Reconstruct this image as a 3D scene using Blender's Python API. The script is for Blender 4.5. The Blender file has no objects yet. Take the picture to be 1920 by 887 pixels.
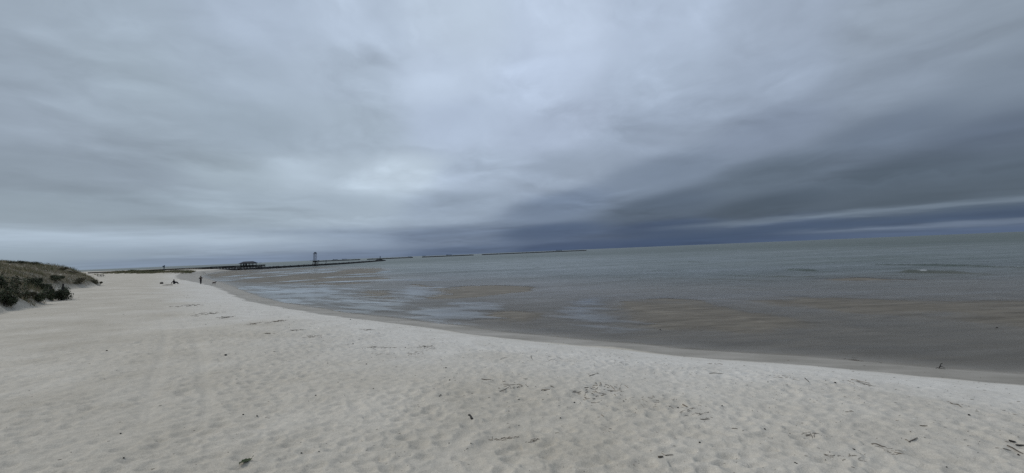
import bpy, math, random
import numpy as np
from mathutils import Vector, Matrix

random.seed(7)
rng = np.random.default_rng(7)
scene = bpy.context.scene
C = scene.collection

# ---------------------------------------------------------------- camera
F, W2, H2 = 760.0, 960.0, 443.5            # focal length and half size, in photograph pixels
CAM_H = 4.9
ROLL = math.atan(71.0 / 1740.0)
PITCH = math.atan(29.7 * math.cos(ROLL) / F)
fwd = Vector((0, math.cos(PITCH), math.sin(PITCH)))
up0 = Vector((0, -math.sin(PITCH), math.cos(PITCH)))
rt0 = Vector((1, 0, 0))
rt = rt0 * math.cos(ROLL) - up0 * math.sin(ROLL)
up = rt0 * math.sin(ROLL) + up0 * math.cos(ROLL)
cam = bpy.data.cameras.new('camera')
cam.sensor_fit = 'HORIZONTAL'
cam.sensor_width = 36.0
cam.lens = 36.0 * F / 1920.0
cam.clip_start = 0.1
cam.clip_end = 120000.0
cam_ob = bpy.data.objects.new('camera', cam)
C.objects.link(cam_ob)
M = Matrix((rt, up, -fwd)).transposed().to_4x4()
M.translation = Vector((0, 0, CAM_H))
cam_ob.matrix_world = M
scene.camera = cam_ob


def ray(px, py):
    return (rt * ((px - W2) / F) + up * ((H2 - py) / F) + fwd).normalized()


# ---------------------------------------------------------------- sky and sun
scene.view_settings.view_transform = 'Standard'
scene.view_settings.look = 'None'
scene.view_settings.exposure = 0.0
scene.view_settings.gamma = 1.0
SUN_EL, SUN_AZ = math.radians(45), math.radians(-78)   # azimuth from +Y towards +X


def lin(c):
    c = np.array(c, float) / 255.0
    return np.where(c <= 0.04045, c / 12.92, ((c + 0.055) / 1.055) ** 2.4)


world = bpy.data.worlds.new('World')
scene.world = world
world.use_nodes = True
nt = world.node_tree
N, L = nt.nodes, nt.links
N.clear()
out = N.new('ShaderNodeOutputWorld')
bg = N.new('ShaderNodeBackground')
bg.inputs['Strength'].default_value = 0.1
L.new(bg.outputs[0], out.inputs[0])
sky = N.new('ShaderNodeTexSky')
sky.sky_type = 'NISHITA'
sky.sun_disc = False
sky.sun_elevation = SUN_EL
sky.sun_rotation = SUN_AZ
tc = N.new('ShaderNodeTexCoord')


def wmath(op, a, b=None, c=None, clamp=False):
    n = N.new('ShaderNodeMath')
    n.operation = op
    n.use_clamp = clamp
    for i, v in enumerate((a, b, c)):
        if v is None:
            continue
        if isinstance(v, (int, float)):
            n.inputs[i].default_value = v
        else:
            L.new(v, n.inputs[i])
    return n.outputs[0]


def wvec(op, a, b=None, scale=None):
    n = N.new('ShaderNodeVectorMath')
    n.operation = op
    for i, v in enumerate((a, b)):
        if v is None:
            continue
        if isinstance(v, (tuple, list, Vector)):
            n.inputs[i].default_value = v
        else:
            L.new(v, n.inputs[i])
    if scale is not None:
        if isinstance(scale, (int, float)):
            n.inputs['Scale'].default_value = scale
        else:
            L.new(scale, n.inputs['Scale'])
    return n.outputs['Value'] if op in ('DOT_PRODUCT', 'LENGTH') else n.outputs['Vector']


def wnoise(vec, scale, detail=4, rough=0.5, dist=0.0):
    n = N.new('ShaderNodeTexNoise')
    n.inputs['Scale'].default_value = scale
    n.inputs['Detail'].default_value = detail
    n.inputs['Roughness'].default_value = rough
    n.inputs['Distortion'].default_value = dist
    L.new(vec, n.inputs['Vector'])
    return n


dirv = wvec('NORMALIZE', tc.outputs['Generated'])
sep = N.new('ShaderNodeSeparateXYZ')
L.new(dirv, sep.inputs[0])
zc = wmath('MAXIMUM', sep.outputs['Z'], 0.0)
# cloud deck coordinates: where the view ray meets a level layer
den = wmath('ADD', zc, 0.09)
cx = wmath('DIVIDE', sep.outputs['X'], den)
cy = wmath('DIVIDE', sep.outputs['Y'], den)
comb = N.new('ShaderNodeCombineXYZ')
L.new(cx, comb.inputs[0])
L.new(cy, comb.inputs[1])
deck = comb.outputs[0]
# stretched direction for soft streaks low in the sky
stre = wvec('MULTIPLY', dirv, (1.0, 1.0, 3.2))
warp_n = wnoise(stre, 2.2, 5, 0.5)
warp = wvec('SUBTRACT', warp_n.outputs['Color'], (0.5, 0.5, 0.5))
warp = wvec('MULTIPLY', warp, (0.15, 0.15, 0.05))
wscale = wmath('ADD', wmath('MULTIPLY', zc, 2.2, clamp=True), 0.12)
dw = wvec('NORMALIZE', wvec('ADD', dirv, wvec('SCALE', warp, scale=wscale)))

# the cloud masses: each row is one height above the horizon, each entry a bearing and a colour
ROWS = [
    (30, 0.13, [(-200, (150, 163, 180)), (60, (156, 170, 187)), (250, (163, 178, 196)), (450, (174, 189, 211)), (650, (179, 194, 216)), (850, (188, 203, 224)), (1050, (190, 205, 229)),
                (1250, (178, 193, 217)), (1450, (163, 177, 199)), (1680, (150, 163, 181)), (1880, (144, 157, 174)), (2150, (138, 151, 168))]),
    (140, 0.10, [(-200, (148, 161, 178)), (60, (154, 168, 185)), (250, (159, 174, 190)), (450, (165, 180, 199)), (650, (171, 186, 206)), (830, (186, 201, 224)), (1030, (184, 199, 224)),
                 (1250, (170, 185, 208)), (1450, (155, 169, 191)), (1680, (139, 152, 171)), (1880, (126, 139, 157)), (2150, (120, 133, 151))]),
    (235, 0.07, [(-200, (142, 155, 171)), (60, (149, 162, 179)), (250, (152, 166, 182)), (450, (156, 171, 188)), (650, (165, 180, 198)), (850, (176, 191, 215)), (1050, (170, 184, 208)),
                 (1250, (152, 166, 188)), (1450, (132, 145, 167)), (1680, (107, 120, 140)), (1880, (92, 104, 124)), (2150, (90, 102, 120))]),
    (325, 0.05, [(-200, (138, 151, 166)), (60, (139, 152, 167)), (250, (141, 154, 170)), (430, (160, 175, 190)), (590, (172, 187, 204)), (750, (183, 198, 215)), (900, (167, 182, 204)), (1050, (150, 164, 185)),
                 (1250, (122, 136, 157)), (1450, (97, 110, 127)), (1680, (80, 92, 107)), (1880, (82, 94, 109)), (2150, (84, 96, 111))]),
    (385, 0.035, [(-200, (142, 156, 170)), (60, (142, 156, 170)), (250, (140, 154, 169)), (450, (156, 171, 187)), (650, (158, 173, 190)), (850, (148, 163, 184)), (1050, (115, 130, 154)),
                  (1250, (88, 101, 120)), (1450, (76, 88, 104)), (1680, (78, 90, 105)), (1880, (84, 97, 112)), (2150, (86, 98, 114))]),
    (438, 0.019, [(-200, (142, 158, 175)), (60, (143, 159, 176)), (250, (140, 156, 176)), (430, (140, 156, 178)), (620, (134, 150, 174)), (830, (110, 125, 150)), (1030, (80, 96, 124)),
                  (1250, (66, 81, 108)), (1500, (76, 91, 118)), (1900, (82, 97, 124)), (2150, (82, 97, 124))]),
    (474, 0.015, [(-200, (132, 149, 168)), (60, (134, 151, 171)), (250, (126, 143, 167)), (450, (121, 138, 164)), (650, (112, 128, 154)), (850, (88, 104, 131)), (1060, (70, 86, 115)),
                  (1250, (66, 82, 112)), (1500, (79, 95, 125)), (1900, (86, 102, 132)), (2150, (88, 104, 134))]),
]
dsep = N.new('ShaderNodeSeparateXYZ')
L.new(dw, dsep.inputs[0])
z2 = wmath('MULTIPLY', dsep.outputs['Z'], dsep.outputs['Z'])
hl = wmath('SQRT', wmath('SUBTRACT', 1.0, wmath('MULTIPLY', z2, 0.75)))
bu = wmath('DIVIDE', dsep.outputs['X'], hl)          # bearing: sine, so that the sky behind goes on like the sky ahead
bv = wmath('ARCSINE', dsep.outputs['Z'])
acc = None
wsum = None
for y0, sv, cols in ROWS:
    for px, col in cols:
        hz = 505 - (px - 180) * 71.0 / 1740.0
        d = ray(px, min(y0, hz - 2) if y0 < 400 else hz - (473.2 - y0) if y0 < 473 else hz - 2)
        u0 = d.x / math.sqrt(1 - 0.75 * d.z * d.z)
        v0 = math.asin(d.z)
        du_ = wmath('DIVIDE', wmath('SUBTRACT', bu, u0), 0.125)
        # the cloud deck's rolls climb towards the right of the picture
        shear = (0.14 if px > 900 else 0.08 if px > 700 else 0.0) * (1.0 if y0 < 400 else 0.12)
        dv_ = wmath('DIVIDE', wmath('MULTIPLY_ADD', bu, -shear, wmath('SUBTRACT', bv, v0 - shear * u0)), sv)
        r2 = wmath('MULTIPLY_ADD', du_, du_, wmath('MULTIPLY', dv_, dv_))
        # a long tail keeps far directions defined
        w = wmath('DIVIDE', 1.0, wmath('POWER', wmath('ADD', r2, 0.28), 2.6))
        c = wvec('SCALE', tuple(lin((col[0] * 0.995, col[1] * 0.993, col[2] * 0.977))), scale=w)
        acc = c if acc is None else wvec('ADD', acc, c)
        wsum = w if wsum is None else wmath('ADD', wsum, w)
base = wvec('SCALE', acc, scale=wmath('DIVIDE', 1.0, wsum))

# long bright gap and dark bank low in the right of the sky (level bands: elevation against bearing)
az = wmath('ARCTAN2', sep.outputs['X'], sep.outputs['Y'])
el = wmath('ARCSINE', sep.outputs['Z'])
bandn = wnoise(wvec('MULTIPLY', dirv, (4.5, 4.5, 60.0)), 1.6, 6, 0.62)
el2 = wmath('ADD', el, wmath('MULTIPLY', wmath('SUBTRACT', bandn.outputs['Fac'], 0.5), 0.017))


def azel(px, py):
    d = ray(px, py)
    return math.atan2(d.x, d.y), math.asin(d.z)


def band(p0, p1, thick, a0, a1, col, strength, src):
    (b0, e0), (b1, e1) = azel(*p0), azel(*p1)
    m = (e1 - e0) / (b1 - b0)
    mid = wmath('ADD', wmath('MULTIPLY', wmath('SUBTRACT', az, b0), m), e0)
    t = wmath('DIVIDE', wmath('SUBTRACT', el2, mid), thick)
    g = wmath('POWER', math.e, wmath('MULTIPLY', wmath('MULTIPLY', t, t), -1.0))
    r = N.new('ShaderNodeMapRange')
    r.interpolation_type = 'SMOOTHSTEP'
    r.inputs['From Min'].default_value = a0
    r.inputs['From Max'].default_value = a1
    L.new(az, r.inputs['Value'])
    f = wmath('MULTIPLY', wmath('MULTIPLY', g, r.outputs[0]), strength)
    mx = N.new('ShaderNodeMix')
    mx.data_type = 'RGBA'
    L.new(f, mx.inputs['Factor'])
    L.new(src, mx.inputs['A'])
    mx.inputs['B'].default_value = (*lin(col), 1)
    return mx.outputs['Result']


A = lambda px: azel(px, 420)[0]
base = band((60, 444), (520, 449), 0.017, A(760), A(420), (171, 187, 203), 0.8, base)
base = band((1250, 449), (1900, 404), 0.020, A(1080), A(1350), (65, 82, 108), 0.85, base)
base = band((1300, 424), (1900, 374), 0.0065, A(1150), A(1500), (120, 134, 150), 0.66, base)
base = band((1450, 438), (1900, 416), 0.005, A(1400), A(1650), (114, 128, 148), 0.7, base)
base = band((1500, 448), (1900, 426), 0.006, A(1400), A(1700), (88, 104, 130), 0.6, base)

# soft mottling of the deck: long rolls that run away from the viewer, and finer billows lit from above
WA = math.radians(-14)
ax_ = wvec('DOT_PRODUCT', deck, (math.sin(WA), math.cos(WA), 0))
cr_ = wvec('DOT_PRODUCT', deck, (math.cos(WA), -math.sin(WA), 0))
cb2 = N.new('ShaderNodeCombineXYZ')
L.new(wmath('MULTIPLY', cr_, 1.25), cb2.inputs[0])
L.new(wmath('MULTIPLY', ax_, 0.62), cb2.inputs[1])
n1 = wnoise(cb2.outputs[0], 1.15, 6, 0.52, 0.7)
n2 = wnoise(cb2.outputs[0], 3.6, 6, 0.55, 0.9)
cb3 = N.new('ShaderNodeCombineXYZ')
L.new(wmath('MULTIPLY', bu, 4.2), cb3.inputs[0])
L.new(wmath('MULTIPLY', wmath('LOGARITHM', wmath('ADD', wmath('MAXIMUM', bv, 0.0), 0.045), math.e), 2.6), cb3.inputs[1])
wp = wnoise(cb3.outputs[0], 0.9, 3, 0.5)
bil = wvec('ADD', cb3.outputs[0], wvec('SCALE', wp.outputs['Color'], scale=0.9))
nA = wnoise(bil, 1.35, 6, 0.5)
nB = wnoise(wvec('ADD', bil, (0.04, 0.15, 0.0)), 1.35, 6, 0.5)
relief_ = wmath('SUBTRACT', nA.outputs['Fac'], nB.outputs['Fac'])
patch_ = N.new('ShaderNodeMapRange')
patch_.interpolation_type = 'SMOOTHSTEP'
patch_.inputs['From Min'].default_value = 0.36
patch_.inputs['From Max'].default_value = 0.62
L.new(wp.outputs['Fac'], patch_.inputs['Value'])
mod = wmath('ADD', wmath('MULTIPLY', wmath('SUBTRACT', n1.outputs['Fac'], 0.5), 0.065),
            wmath('MULTIPLY', wmath('SUBTRACT', n2.outputs['Fac'], 0.5), 0.05))
mod = wmath('ADD', mod, wmath('MULTIPLY', wmath('MULTIPLY', relief_, patch_.outputs[0]), 0.75))
mod = wmath('ADD', mod, wmath('MULTIPLY', wmath('SUBTRACT', nA.outputs['Fac'], 0.5), 0.16))
n4 = wnoise(wvec('MULTIPLY', dirv, (1.0, 1.0, 1.9)), 6.0, 6, 0.52, 0.35)
mod = wmath('ADD', mod, wmath('MULTIPLY', wmath('SUBTRACT', n4.outputs['Fac'], 0.5), 0.17))
# single puffs with a crisp lit top: pixel of the top, half width, depth, brightness
PUFFS = [(705, 316, 38, 20, .10), (800, 322, 60, 16, .07), (660, 336, 26, 14, .08), (745, 334, 110, 34, .07), (545, 299, 38, 18, .09), (400, 312, 48, 14, .07), (370, 352, 44, 20, .08),
         (580, 328, 80, 26, .05), (810, 138, 52, 42, .06), (690, 407, 64, 10, .07), (560, 414, 64, 10, .06), (1060, 36, 66, 66, .04), (250, 160, 80, 26, .04), (1010, 104, 74, 34, .05),
         (780, 276, 100, 12, -.06), (420, 282, 70, 14, -.05), (300, 300, 90, 22, -.03), (1560, 340, 60, 7, .09), (1700, 333, 80, 8, .10), (150, 372, 110, 14, .05)]
edge_n = wmath('MULTIPLY', wmath('SUBTRACT', wnoise(wvec('MULTIPLY', dirv, (1.0, 1.0, 1.6)), 11.0, 5, 0.55).outputs['Fac'], 0.5), 0.055)
vw = wmath('ADD', bv, edge_n)
for px, py, hwp, dpp, gn in PUFFS:
    d = ray(px, py)
    u0, v0 = d.x / math.sqrt(1 - 0.75 * d.z * d.z), math.asin(d.z)
    tu = wmath('DIVIDE', wmath('SUBTRACT', bu, u0), hwp / F)
    tv = wmath('DIVIDE', wmath('SUBTRACT', vw, v0), dpp / F)
    top = N.new('ShaderNodeMapRange')
    top.interpolation_type = 'SMOOTHSTEP'
    top.inputs['From Min'].default_value = 0.30
    top.inputs['From Max'].default_value = -0.45
    L.new(tv, top.inputs['Value'])
    g2 = wmath('POWER', math.e, wmath('MULTIPLY', wmath('MULTIPLY_ADD', tu, tu, wmath('MULTIPLY', wmath('MULTIPLY', tv, tv), 0.45)), -1.0))
    mod = wmath('ADD', mod, wmath('MULTIPLY', wmath('MULTIPLY', g2, top.outputs[0]), gn * 1.45))
clouds = wvec('SCALE', base, scale=wmath('ADD', mod, 1.0))
clouds10 = wvec('SCALE', clouds, scale=10.0)
mixs = N.new('ShaderNodeMix')
mixs.data_type = 'RGBA'
mixs.inputs['Factor'].default_value = 0.97
L.new(sky.outputs[0], mixs.inputs['A'])
L.new(clouds10, mixs.inputs['B'])
L.new(mixs.outputs['Result'], bg.inputs['Color'])

sun = bpy.data.lights.new('sun', 'SUN')
sun.energy = 1.5
sun.angle = math.radians(16)
sun.color = (1.0, 0.97, 0.93)
sun_ob = bpy.data.objects.new('sun', sun)
C.objects.link(sun_ob)
sd = Vector((math.sin(SUN_AZ) * math.cos(SUN_EL), math.cos(SUN_AZ) * math.cos(SUN_EL), math.sin(SUN_EL)))
sun_ob.rotation_euler = sd.to_track_quat('Z', 'Y').to_euler()
sun_ob.location = (0, 0, 60)

# ---------------------------------------------------------------- numeric helpers


def hash2(ix, iy, seed):
    h = (ix.astype(np.int64) * 374761393 + iy.astype(np.int64) * 668265263 + seed * 974634791) & 0xFFFFFFFF
    h = ((h ^ (h >> 13)) * 1274126177) & 0xFFFFFFFF
    h = h ^ (h >> 16)
    return (h & 0xFFFFFF) / float(0xFFFFFF)


def vnoise(x, y, seed=0):
    ix, iy = np.floor(x), np.floor(y)
    fx, fy = x - ix, y - iy
    ux, uy = fx * fx * fx * (fx * (fx * 6 - 15) + 10), fy * fy * fy * (fy * (fy * 6 - 15) + 10)
    a, b = hash2(ix, iy, seed), hash2(ix + 1, iy, seed)
    c, d = hash2(ix, iy + 1, seed), hash2(ix + 1, iy + 1, seed)
    return (a + (b - a) * ux) * (1 - uy) + (c + (d - c) * ux) * uy - 0.5


def fbm(x, y, octv=4, seed=0, gain=0.5):
    s, a = 0, 1.0
    for i in range(octv):
        s = s + a * vnoise(x, y, seed + i * 17)
        x, y = x * 2.03 + 11.3, y * 2.03 + 5.7
        a *= gain
    return s


def worley(x, y, seed):
    """distance to the nearest jittered point, and a random number of that point"""
    ix, iy = np.floor(x), np.floor(y)
    best = np.full(x.shape, 9.0)
    rid = np.zeros(x.shape)
    for dx in (-1, 0, 1):
        for dy in (-1, 0, 1):
            jx, jy = ix + dx, iy + dy
            d = np.hypot(jx + hash2(jx, jy, seed) - x, (jy + hash2(jx, jy, seed + 1) - y))
            m = d < best
            best = np.where(m, d, best)
            rid = np.where(m, hash2(jx, jy, seed + 2), rid)
    return best, rid


def sstep(a, b, x):
    t = np.clip((x - a) / (b - a), 0, 1)
    return t * t * (3 - 2 * t)


def poly_dist(x, y, pts, closed=True):
    best = np.full(x.shape, 1e12)
    n = len(pts)
    for i in range(n if closed else n - 1):
        ax, ay = pts[i]
        bx, by = pts[(i + 1) % n]
        dx, dy = bx - ax, by - ay
        t = np.clip(((x - ax) * dx + (y - ay) * dy) / (dx * dx + dy * dy + 1e-12), 0, 1)
        best = np.minimum(best, (x - ax - t * dx) ** 2 + (y - ay - t * dy) ** 2)
    return np.sqrt(best)


def poly_in(x, y, pts):
    ins = np.zeros(x.shape, bool)
    n = len(pts)
    for i in range(n):
        ax, ay = pts[i]
        bx, by = pts[(i + 1) % n]
        if ay == by:
            continue
        c = (ay > y) != (by > y)
        ins ^= c & (x < (bx - ax) * (y - ay) / (by - ay) + ax)
    return ins


def sdist(x, y, pts):
    """positive inside"""
    d = poly_dist(x, y, pts)
    return np.where(poly_in(x, y, pts), d, -d)


def level(px, py, z=0.0):
    d = ray(px, py)
    t = (z - CAM_H) / d.z
    return (d.x * t, d.y * t)


def smooth_line(pts, n=4):
    """Catmull-Rom through the points"""
    o = []
    for i in range(len(pts) - 1):
        p0 = pts[max(i - 1, 0)]
        p1, p2 = pts[i], pts[i + 1]
        p3 = pts[min(i + 2, len(pts) - 1)]
        for k in range(n):
            t = k / n
            o.append(tuple(0.5 * (2 * p1[j] + (p2[j] - p0[j]) * t + (2 * p0[j] - 5 * p1[j] + 4 * p2[j] - p3[j]) * t * t
                                  + (3 * p1[j] - p0[j] - 3 * p2[j] + p3[j]) * t ** 3) for j in (0, 1)))
    o.append(pts[-1])
    return o


# ---------------------------------------------------------------- the lie of the land
shore_px = [(1920, 702.5), (1774, 692), (1638, 680.5), (1503, 668.6), (1300, 656), (1193, 645), (1102, 638), (997, 628), (921, 620),
            (861, 611), (800, 604), (740, 597), (655, 587), (605, 579), (530, 567), (480, 554), (455, 545), (440, 539), (425, 534.2),
            (408, 529), (392, 524.5), (378, 520), (376, 516.5), (388, 512.5), (405, 509.6), (430, 507.6)]
shore = smooth_line([level(*p) for p in shore_px], 3)
spit_px = [(440, 505.6), (420, 504.2), (396, 503.6), (300, 507.2), (180, 510.8), (60, 516), (-200, 527)]
spit = [level(*p) for p in spit_px]
land = [(900, -260), (420, -40), (120, 2.0), (40, 12.0)] + shore + spit + [(-2500, 1200), (-60000, 3000), (-60000, -60000), (60000, -60000), (20000, -9000)]

dune_px = [(-420, 690), (-160, 612), (-60, 590), (0, 579), (35, 571), (66, 566), (84, 559), (93, 550), (101, 542), (140, 537), (192, 532)]
dune = [level(px, py, 2.2) for px, py in dune_px] + [(-90, 86), (-106, 98), (-150, 118), (-300, 130), (-420, 60), (-300, -40), (-60, -10)]
ridge_line = [level(232, 516.5, 1.4), level(270, 515, 1.4), level(320, 513, 1.4), level(372, 510, 1.2)]

bars_px = [
    ([(1360, 560), (1480, 555), (1600, 554), (1750, 556), (1920, 558), (2200, 556), (2200, 640), (1920, 622), (1840, 611), (1700, 602), (1600, 593), (1500, 581), (1420, 571)], 0.84, 1.3),
    ([(1100, 560), (1170, 553), (1290, 557), (1400, 574), (1520, 598), (1620, 622), (1500, 640), (1350, 630), (1250, 622), (1160, 602), (1108, 582)], 0.82, 1.1),
    ([(772, 533), (850, 536), (940, 534), (1008, 537), (1000, 545), (930, 552), (860, 560), (800, 562), (775, 557), (796, 549), (786, 541)], 1.05, 0.5),
    ([(640, 549), (700, 539), (762, 543), (758, 560), (720, 566), (670, 560)], 0.93, 0.9),
    ([(622, 509.8), (664, 505.2), (721, 502.9), (721, 505), (664, 509), (638, 511)], 1.1, 0.25),
    ([(639, 514), (675, 509.3), (716, 507.2), (724, 508.2), (706, 512), (664, 514.6)], 1.1, 0.25),
    ([(488, 526), (555, 518), (605, 520), (717, 521.5), (740, 522.5), (690, 524), (580, 528.5), (505, 530)], 1.05, 0.35),
    ([(505, 535.5), (605, 529.5), (692, 529), (700, 530.5), (630, 535), (542, 537)], 0.95, 0.5),
    ([(380, 527), (385, 512), (430, 507.5), (540, 503.2), (640, 498.5), (738, 499.5), (742, 512), (715, 523), (640, 529), (560, 533), (500, 535), (440, 532), (424, 530)], 0.86, 0.5),
    ([(1530, 523.5), (1600, 520.5), (1740, 521.5), (1830, 524), (1730, 528), (1600, 528)], 0.95, 0.5),
    ([(760, 580), (830, 574), (860, 579), (830, 590), (780, 594)], 0.90, 0.9),
    ([(882, 588), (950, 580), (1042, 584), (1040, 596), (960, 604), (900, 600)], 0.90, 0.9),
    ([(560, 512), (620, 506), (600, 511), (575, 515)], 0.9, 0.4),
]
bars = [([level(*p) for p in pp], a, s) for pp, a, s in bars_px]
# thin sheets of water left lying on the flats: (x0, y0, x1, y1, half thickness)
streak_px = [(398, 527.4, 452, 524.2, 0.7), (448, 523.0, 500, 518.8, 0.7), (500, 518.8, 548, 515.2, 0.6), (412, 519.6, 470, 515.2, 0.8), (445, 521.6, 480, 519.2, 0.6), (478, 512.6, 548, 508.4, 0.7),
             (520, 514.0, 602, 508.6, 0.7), (560, 508.2, 642, 503.0, 0.6), (590, 512.4, 636, 507.8, 0.7), (640, 515.6, 700, 512.6, 0.6), (700, 512.4, 744, 506.0, 1.2), (500, 530.0, 602, 523.6, 0.8),
             (440, 538.6, 508, 536.4, 0.9), (596, 529.6, 700, 526.0, 0.9), (640, 519.5, 738, 516.0, 0.7), (455, 509.6, 500, 506.8, 0.5), (600, 521.0, 640, 518.6, 0.6), (690, 525.6, 860, 524.4, 1.0)]
pools_px = [[(772, 540), (792, 541), (806, 548), (790, 556), (760, 566), (735, 572), (745, 558)],
            [(800, 578), (850, 570), (905, 575), (895, 588), (870, 598), (820, 604), (780, 602), (790, 588)],
            [(1062, 590), (1085, 572), (1106, 562), (1100, 578), (1125, 596), (1160, 612), (1120, 606), (1080, 600)],
            [(450, 541), (505, 537), (600, 538), (650, 541), (655, 552), (640, 570), (600, 574), (540, 566), (490, 553)],
            [(640, 562), (700, 566), (745, 570), (730, 582), (690, 586), (640, 580)]]
pools = [[level(*p) for p in pp] for pp in pools_px]
for (x0, y0, x1, y1, hw_) in streak_px:
    xm, ym = (x0 + x1) / 2, (y0 + y1) / 2
    pools.append([level(x0, y0), level(xm, ym - hw_), level(x1, y1), level(xm + 4, ym + hw_)])


def pool_mask(x, y, s):
    p = np.zeros(x.shape)
    for wp_ in pools:
        cxm, cym = np.mean([q_[0] for q_ in wp_]), np.mean([q_[1] for q_ in wp_])
        rc = math.hypot(cxm, cym)
        rad = max(math.hypot(q_[0] - cxm, q_[1] - cym) for q_ in wp_) * 1.5 + 0.15 * rc
        m = (np.abs(x - cxm) < rad) & (np.abs(y - cym) < rad) & (s < 0)
        if m.any():
            xm_, ym_ = x[m], y[m]
            thin = min(1.0, poly_area(wp_) / (0.02 * rc * rc))
            wob = 0.13 * rc * thin * fbm(xm_ * 0.22 - 0.12 * ym_, ym_ * 0.9 + 0.55 * xm_, 5, 23, 0.6)
            p[m] = np.maximum(p[m], sstep(-0.10 * rc * thin - 0.5, 0.07 * rc * thin + 0.3, sdist(xm_, ym_, wp_) + wob))
    return p


def poly_area(pts):
    return abs(sum(pts[i][0] * pts[(i + 1) % len(pts)][1] - pts[(i + 1) % len(pts)][0] * pts[i][1] for i in range(len(pts)))) / 2


def sand_fields(x, y):
    """height and the surface's own properties (wetness, shell whiteness, dune litter, water depth)"""
    r = np.hypot(x, y)
    s = sdist(x, y, land)
    sp = np.maximum(s, 0)
    z = 0.42 * (1 - np.exp(-sp / 3.5)) + 2.0 * (1 - np.exp(-np.maximum(sp - 2, 0) / 16))
    # the sea bed
    d = np.maximum(-s, 0)
    depth = 0.13 * (1 - np.exp(-d / 0.7)) + 0.0050 * d + 0.02 * np.maximum(d - 60, 0)
    B = np.zeros(x.shape)
    for pts, amp, soft in bars:
        cxm, cym = np.mean([p[0] for p in pts]), np.mean([p[1] for p in pts])
        rad = max(math.hypot(p[0] - cxm, p[1] - cym) for p in pts) * 1.8 + 30
        m = (np.abs(x - cxm) < rad) & (np.abs(y - cym) < rad) & (s < 1)
        if not m.any():
            continue
        xs, ys = x[m], y[m]
        rc = math.hypot(cxm, cym)
        w = soft * 0.09 * rc
        wob = fbm(xs / (0.10 * rc), ys / (0.14 * rc), 4, 91) * 0.10 * rc * min(soft, 1)
        B[m] = np.maximum(B[m], amp * sstep(-w, w, sdist(xs, ys, pts) + wob))
    pm = pool_mask(x, y, s)
    B = B * (1 - pm)
    far_ = sstep(70, 160, r)
    rip = fbm(x * 0.35 + 0.1 * y, y * 0.16, 4, 33) * (1 - far_) + 1.25 * fbm(x * 0.045, y * 0.022, 4, 35) * far_
    zs = -depth * np.clip(1 - B, 0, 1) + 0.075 * np.clip(B - 0.55, 0, 1) + rip * (0.035 + 0.02 * far_) * (d > 0) * np.clip(d / 2, 0, 1)
    zs = zs + 0.016 * vnoise(x * 0.5 + 0.3 * y, y * 2.0 - 0.25 * x, 37) * (1 - far_) * (d > 0.5)
    zs = np.where(pm > 0, np.minimum(zs, 0.10 * (1 - pm) - 0.12 * pm), zs)
    z = np.where(s > 0, z, np.minimum(zs, 0.10))
    # dunes
    du = sdist(x, y, dune) + 1.6 * fbm(x / 5, y / 5, 3, 5) * (r < 600)
    dp = np.maximum(du, 0)
    hump = 1 + 0.42 * fbm(x / 11, y / 11, 3, 8)
    z = z + 4.35 * (1 - np.exp(-dp / 3.3)) * hump * (s > 0)
    rd = poly_dist(x, y, ridge_line, closed=False)
    rg = np.exp(-(rd / 9.0) ** 2)
    z = z + 1.0 * rg * (1 + 0.8 * fbm(x / 7, y / 7, 3, 19)) * (s > 0)
    # broad undulation of the dry sand
    dry = sstep(2.5, 7, s) * (1 - sstep(0.3, 2, du))
    z = z + dry * 0.10 * fbm(x / 6.5, y / 6.5, 3, 2) * (r < 900)
    thr = 2.05 + 0.035 * np.clip(r - 18, 0, 25) + 5.0 * sstep(85, 170, r)
    wet = 1 - sstep(-0.35, 0.35, s - thr + 0.9 * fbm(x / 2.4, y / 2.4, 5, 44, 0.6))
    white = sstep(2.0, 3.0, s) * (1 - sstep(5.0, 15.0, s + 4 * fbm(x / 5, y / 5, 3, 61)))
    flat = sstep(-0.5, -2.5, s)
    return dict(z=z, s=s, flat=flat, pm=pm, wet=wet, white=white, du=du, depth=np.maximum(-z, 0), B=B, rg=rg, r=r, dry=dry)


tracks_px = [[(905, 905), (885, 850), (905, 805), (965, 772), (1060, 752)], [(835, 905), (822, 850), (850, 800), (905, 768), (1000, 745)],
             [(392, 760), (384, 700), (372, 640), (352, 600), (318, 572)], [(262, 800), (285, 720), (306, 650), (310, 605), (292, 575)]]
tracks = [smooth_line([level(px, py, 1.75) for px, py in t], 5) for t in tracks_px]


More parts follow.
